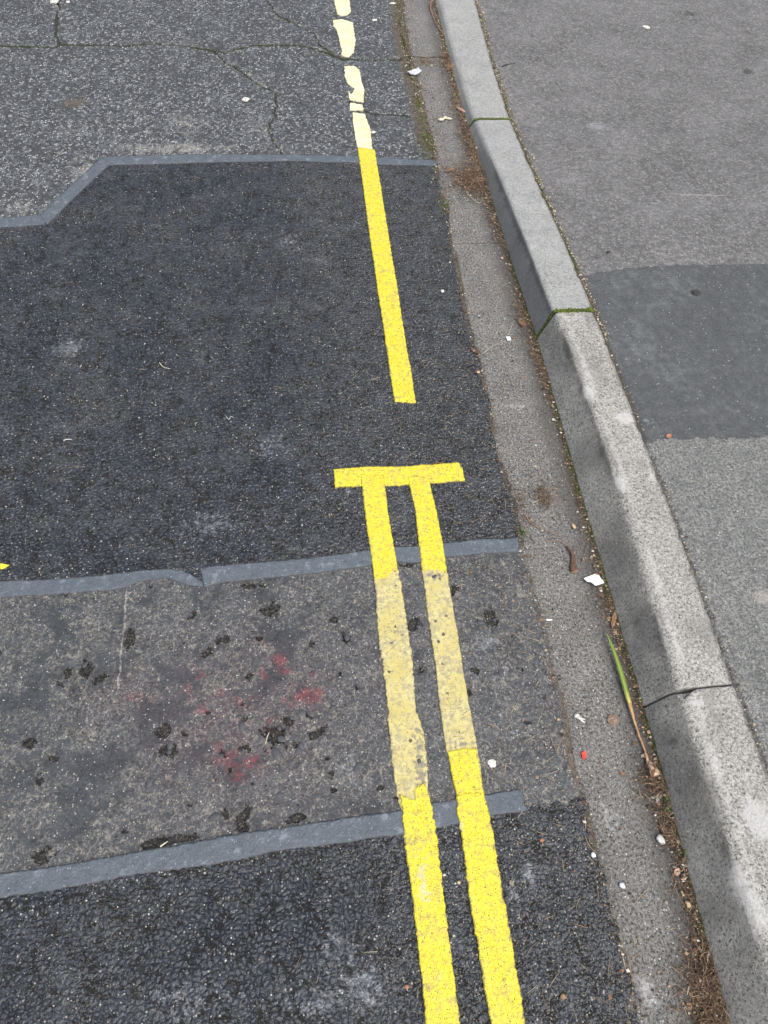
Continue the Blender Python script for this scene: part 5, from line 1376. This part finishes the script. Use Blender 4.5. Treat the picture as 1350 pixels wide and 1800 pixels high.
# shells and chewing gum
def gum(label, c, rx, ry, mat='gum', rot=0, th=.35, cat='chewing gum', name='chewing_gum', rough=.22):
    return pebble(name, label, cat, c, rx, ry, mat, rot, th, 3, rough, None, .55)
gum('pale oval translucent blob on the worn strip right of the double line', (0.3155, 0.3267), .0078, .0082, 'gum', .4, .25)
gum('pale round gum spot far up the footway', (1.5092, 3.1395), .013, .016, 'gum', .1, .12)
gum('dark gum spot on the footway patch', (1.0848, 1.4686), .010, .010, 'darkgum', .1, .12)
gum('white gum blob on the old road left of the cream line', (-0.1023, 2.6092), .013, .013, 'gum', .3, .2)
gum('larger of two white blobs in the top left corner of the road', (-0.8197, 3.3227), .016, .018, 'gum', .3, .2)
gum('smaller of two white blobs in the top left corner of the road', (-0.7708, 3.3195), .007, .010, 'gum', .3, .25)
gum('small white blob beside the lowest cream paint piece', (0.3169, 2.4012), .007, .008, 'gum', .3, .25)
gum('white blob right of the cream line near the top', (0.4049, 3.1952), .010, .008, 'gum', .3, .25)
gum('grey white drop at the road edge near the top', (0.4952, 3.3437), .012, .008, 'gum', .3, .2)

def nuts(name, label, cat, lumps, mat='chalk'):
    """a chewed husk: several lumps fused into one mesh"""
    bm = bmesh.new()
    cx = sum(l[0][0] for l in lumps) / len(lumps); cy = sum(l[0][1] for l in lumps) / len(lumps)
    for (x, y), rx, ry, rot in lumps:
        r = bmesh.ops.create_icosphere(bm, subdivisions=2, radius=1.0)
        s1 = random.random() * 40
        for v in r['verts']:
            k = 1 + mnoise.noise(v.co * 1.6 + Vector((s1, 0, 0))) * .35
            p = v.co * k
            px_, py_ = p.x * rx, p.y * ry
            v.co = Vector((x - cx + px_ * math.cos(rot) - py_ * math.sin(rot), y - cy + px_ * math.sin(rot) + py_ * math.cos(rot), (p.z * .6 + .5) * min(rx, ry)))
    me = bpy.data.meshes.new(name); bm.to_mesh(me); bm.free(); me.materials.append(M[mat])
    me.polygons.foreach_set('use_smooth', [True] * len(me.polygons))
    o = link(bpy.data.objects.new(name, me)); o.location = (cx, cy, _z(cx, cy) + .001)
    return tag(o, label, cat)
nuts('shredded_tissue', 'shredded white tissue twist on the gutter left of the round disc', 'tissue', [((0.4966, 0.3987), .006, .0042, .3), ((0.5009, 0.3938), .007, .0035, -.6), ((0.5050, 0.3879), .006, .0022, -.7), ((0.5072, 0.3921), .005, .0015, -.3)])
nuts('white_tissue_bundle', 'bundle of short white twisted strands at the kerb foot below the leaf base', 'tissue', [((0.6010, 0.2391), .0050, .0018, .3), ((0.6075, 0.2424), .0055, .0018, .2), ((0.6087, 0.2363), .0050, .0016, 1.0), ((0.6039, 0.2348), .0060, .0016, 1.3), ((0.6121, 0.2399), .0045, .0016, 1.4), ((0.6058, 0.2307), .0050, .0014, 1.9)])
nuts('seed_husk', 'cream twisted seed husk on the gutter near the top', 'seed husk', [((0.5598, 2.4799), .012, .007, .1), ((0.5754, 2.4906), .009, .006, .4), ((0.5888, 2.4869), .012, .005, -.3)], 'straw')
nuts('white_crumb', 'white crumb on the needle heap above the pinkish leaf', 'crumb', [((0.6539, 2.3060), .0055, .006, .3), ((0.6602, 2.3193), .004, .006, .9)])

# twigs
twig('curved reddish brown twig at the kerb foot at the top of the picture', [(0.6595, 3.3741),(0.6464, 3.3182),(0.6455, 3.2492),(0.6483, 3.1915),(0.6556, 3.1351),(0.6681, 3.0707)], .0028)
twig('thin brown twig curving from the road edge above the shrivelled leaf', [(0.4956, 0.8593),(0.5060, 0.8357),(0.5219, 0.8195),(0.5420, 0.8105),(0.5583, 0.7974)], .0013)
twig('short pale stalk lying across the clump of dark red needles', [(0.5207, 0.8884),(0.5502, 0.9003),(0.5679, 0.9181)], .0008, 'straw', 'stalk')
twig('long thin straw arching away from the white rectangular chip', [(0.4987, 1.3655),(0.5205, 1.3832),(0.5432, 1.3968),(0.5668, 1.4062)], .0006, 'straw', 'straw', name='straw')
twig('fine straw pointing up from the white rectangular chip', [(0.5774, 1.4272),(0.5911, 1.4548),(0.6070, 1.4851)], .0005, 'straw', 'straw', name='straw')
twig('small curled straw on the new asphalt in the upper left', [(-0.3281, 1.3719),(-0.3176, 1.3557),(-0.3007, 1.3489)], .0012, 'straw', 'straw', name='straw')
twig('short white stick on the new asphalt at the left', [(-0.5302, 1.1361),(-0.5217, 1.1388),(-0.5116, 1.1382)], .0016, 'chalk', 'stick', name='stick')
twig('white bent thread on the new asphalt left of the T bar', [(-0.1637, 1.1849),(-0.1570, 1.1756),(-0.1530, 1.1842),(-0.1463, 1.1802)], .0010, 'chalk', 'thread', name='thread')
twig('curved red brown stalk on the gutter below the red chip', [(0.5273, 0.3194),(0.5207, 0.3118),(0.5171, 0.3028),(0.5177, 0.2935)], .0009)
twig('upright pale stick at the edge of the brown needle heap', [(0.5639, -0.0469),(0.5587, -0.0562)], .0014, 'straw', 'stick', name='stick')
twig('thin straw sticking out of the needle heap below the pinkish leaf', [(0.5759, 2.0615),(0.5913, 2.0257),(0.6079, 2.0077),(0.6260, 2.0366)], .0009, 'straw', 'straw', name='straw')
twig('short dark twig beside the road seam below the top band', [(0.4998, 1.9619),(0.5162, 1.9756),(0.5325, 1.9981)], .0012)
twig('long brown stalk beside the lower asphalt edge', [(0.4774, 0.0121),(0.4783, -0.0039),(0.4767, -0.0217),(0.4749, -0.0369)], .0010)
twig('pale splinter lying over the lower edge of the worn strip', [(-0.2695, 0.2466),(-0.2632, 0.2503),(-0.2577, 0.2533)], .0016, 'straw', 'splinter', name='splinter')
twig('pale thin splinter among the bared stones in the worn strip', [(-0.0910, 0.4001),(-0.0876, 0.4123),(-0.0832, 0.4223)], .0010, 'straw', 'splinter', name='splinter')
chip('paint_flake', 'yellow paint flake at the left edge of the new asphalt', 'paint flake', [(-0.6180, 0.8208),(-0.6063, 0.8172),(-0.5993, 0.8153),(-0.6093, 0.8081),(-0.6158, 0.8073)], .0012, 'yellowchip')

# weeds
def weed(label, c, k, r, name='weed', cat='weed'):
    root = tag(empty(name, (c[0], c[1], _z(*c))), label, cat)
    for i in range(k):
        a = i * 2.4 + random.random(); L = r * random.uniform(.6, 1)
        p = [(math.cos(a) * L * t_, math.sin(a) * L * t_, .002 + .010 * math.sin(t_ * 2.2)) for t_ in (0, .4, .75, 1)]
        vs, fs = [], []
        for j, (x, y, z) in enumerate(p):
            w = (.0008, .0026, .0030, .0006)[j] * r / .012
            vs += [(x - math.sin(a) * w, y + math.cos(a) * w, z + .0006), (x, y, z), (x + math.sin(a) * w, y - math.cos(a) * w, z + .0006), (x, y, z - .0005)]
        for j in range(3):
            for q in range(4): fs.append((j * 4 + q, j * 4 + (q + 1) % 4, j * 4 + 4 + (q + 1) % 4, j * 4 + 4 + q))
        py_mesh('leaf', vs, fs, M['weed'], root)
    return root
weed('tiny green weed at the kerb foot below the white strands', (0.6173, 0.2296), 4, .007)
weed('tiny green weed just below the first weed, above the dead leaf', (0.6122, 0.2145), 4, .007)
weed('tiny two leaved weed at the kerb foot right of the white stone', (0.6200, 0.1440), 3, .008)
def grass(label, c, k, r):
    root = tag(empty('grass_tuft', (c[0], c[1], _z(*c))), label, 'grass')
    for i in range(k):
        a = random.random() * 6.28; L = r * random.uniform(.5, 1)
        tube('grass_blade', [(0, 0, 0), (math.cos(a) * L * .5, math.sin(a) * L * .5, .006), (math.cos(a) * L, math.sin(a) * L, .004)], [.0007, .0006, .0002], M['weed'], root, 4)
grass('small green grass tuft at the right end of the middle sealing band', (0.4816, 0.8136), 16, .022)
grass('sparse grass tuft in the mossy road edge above the top band', (0.4886, 2.3721), 14, .026)
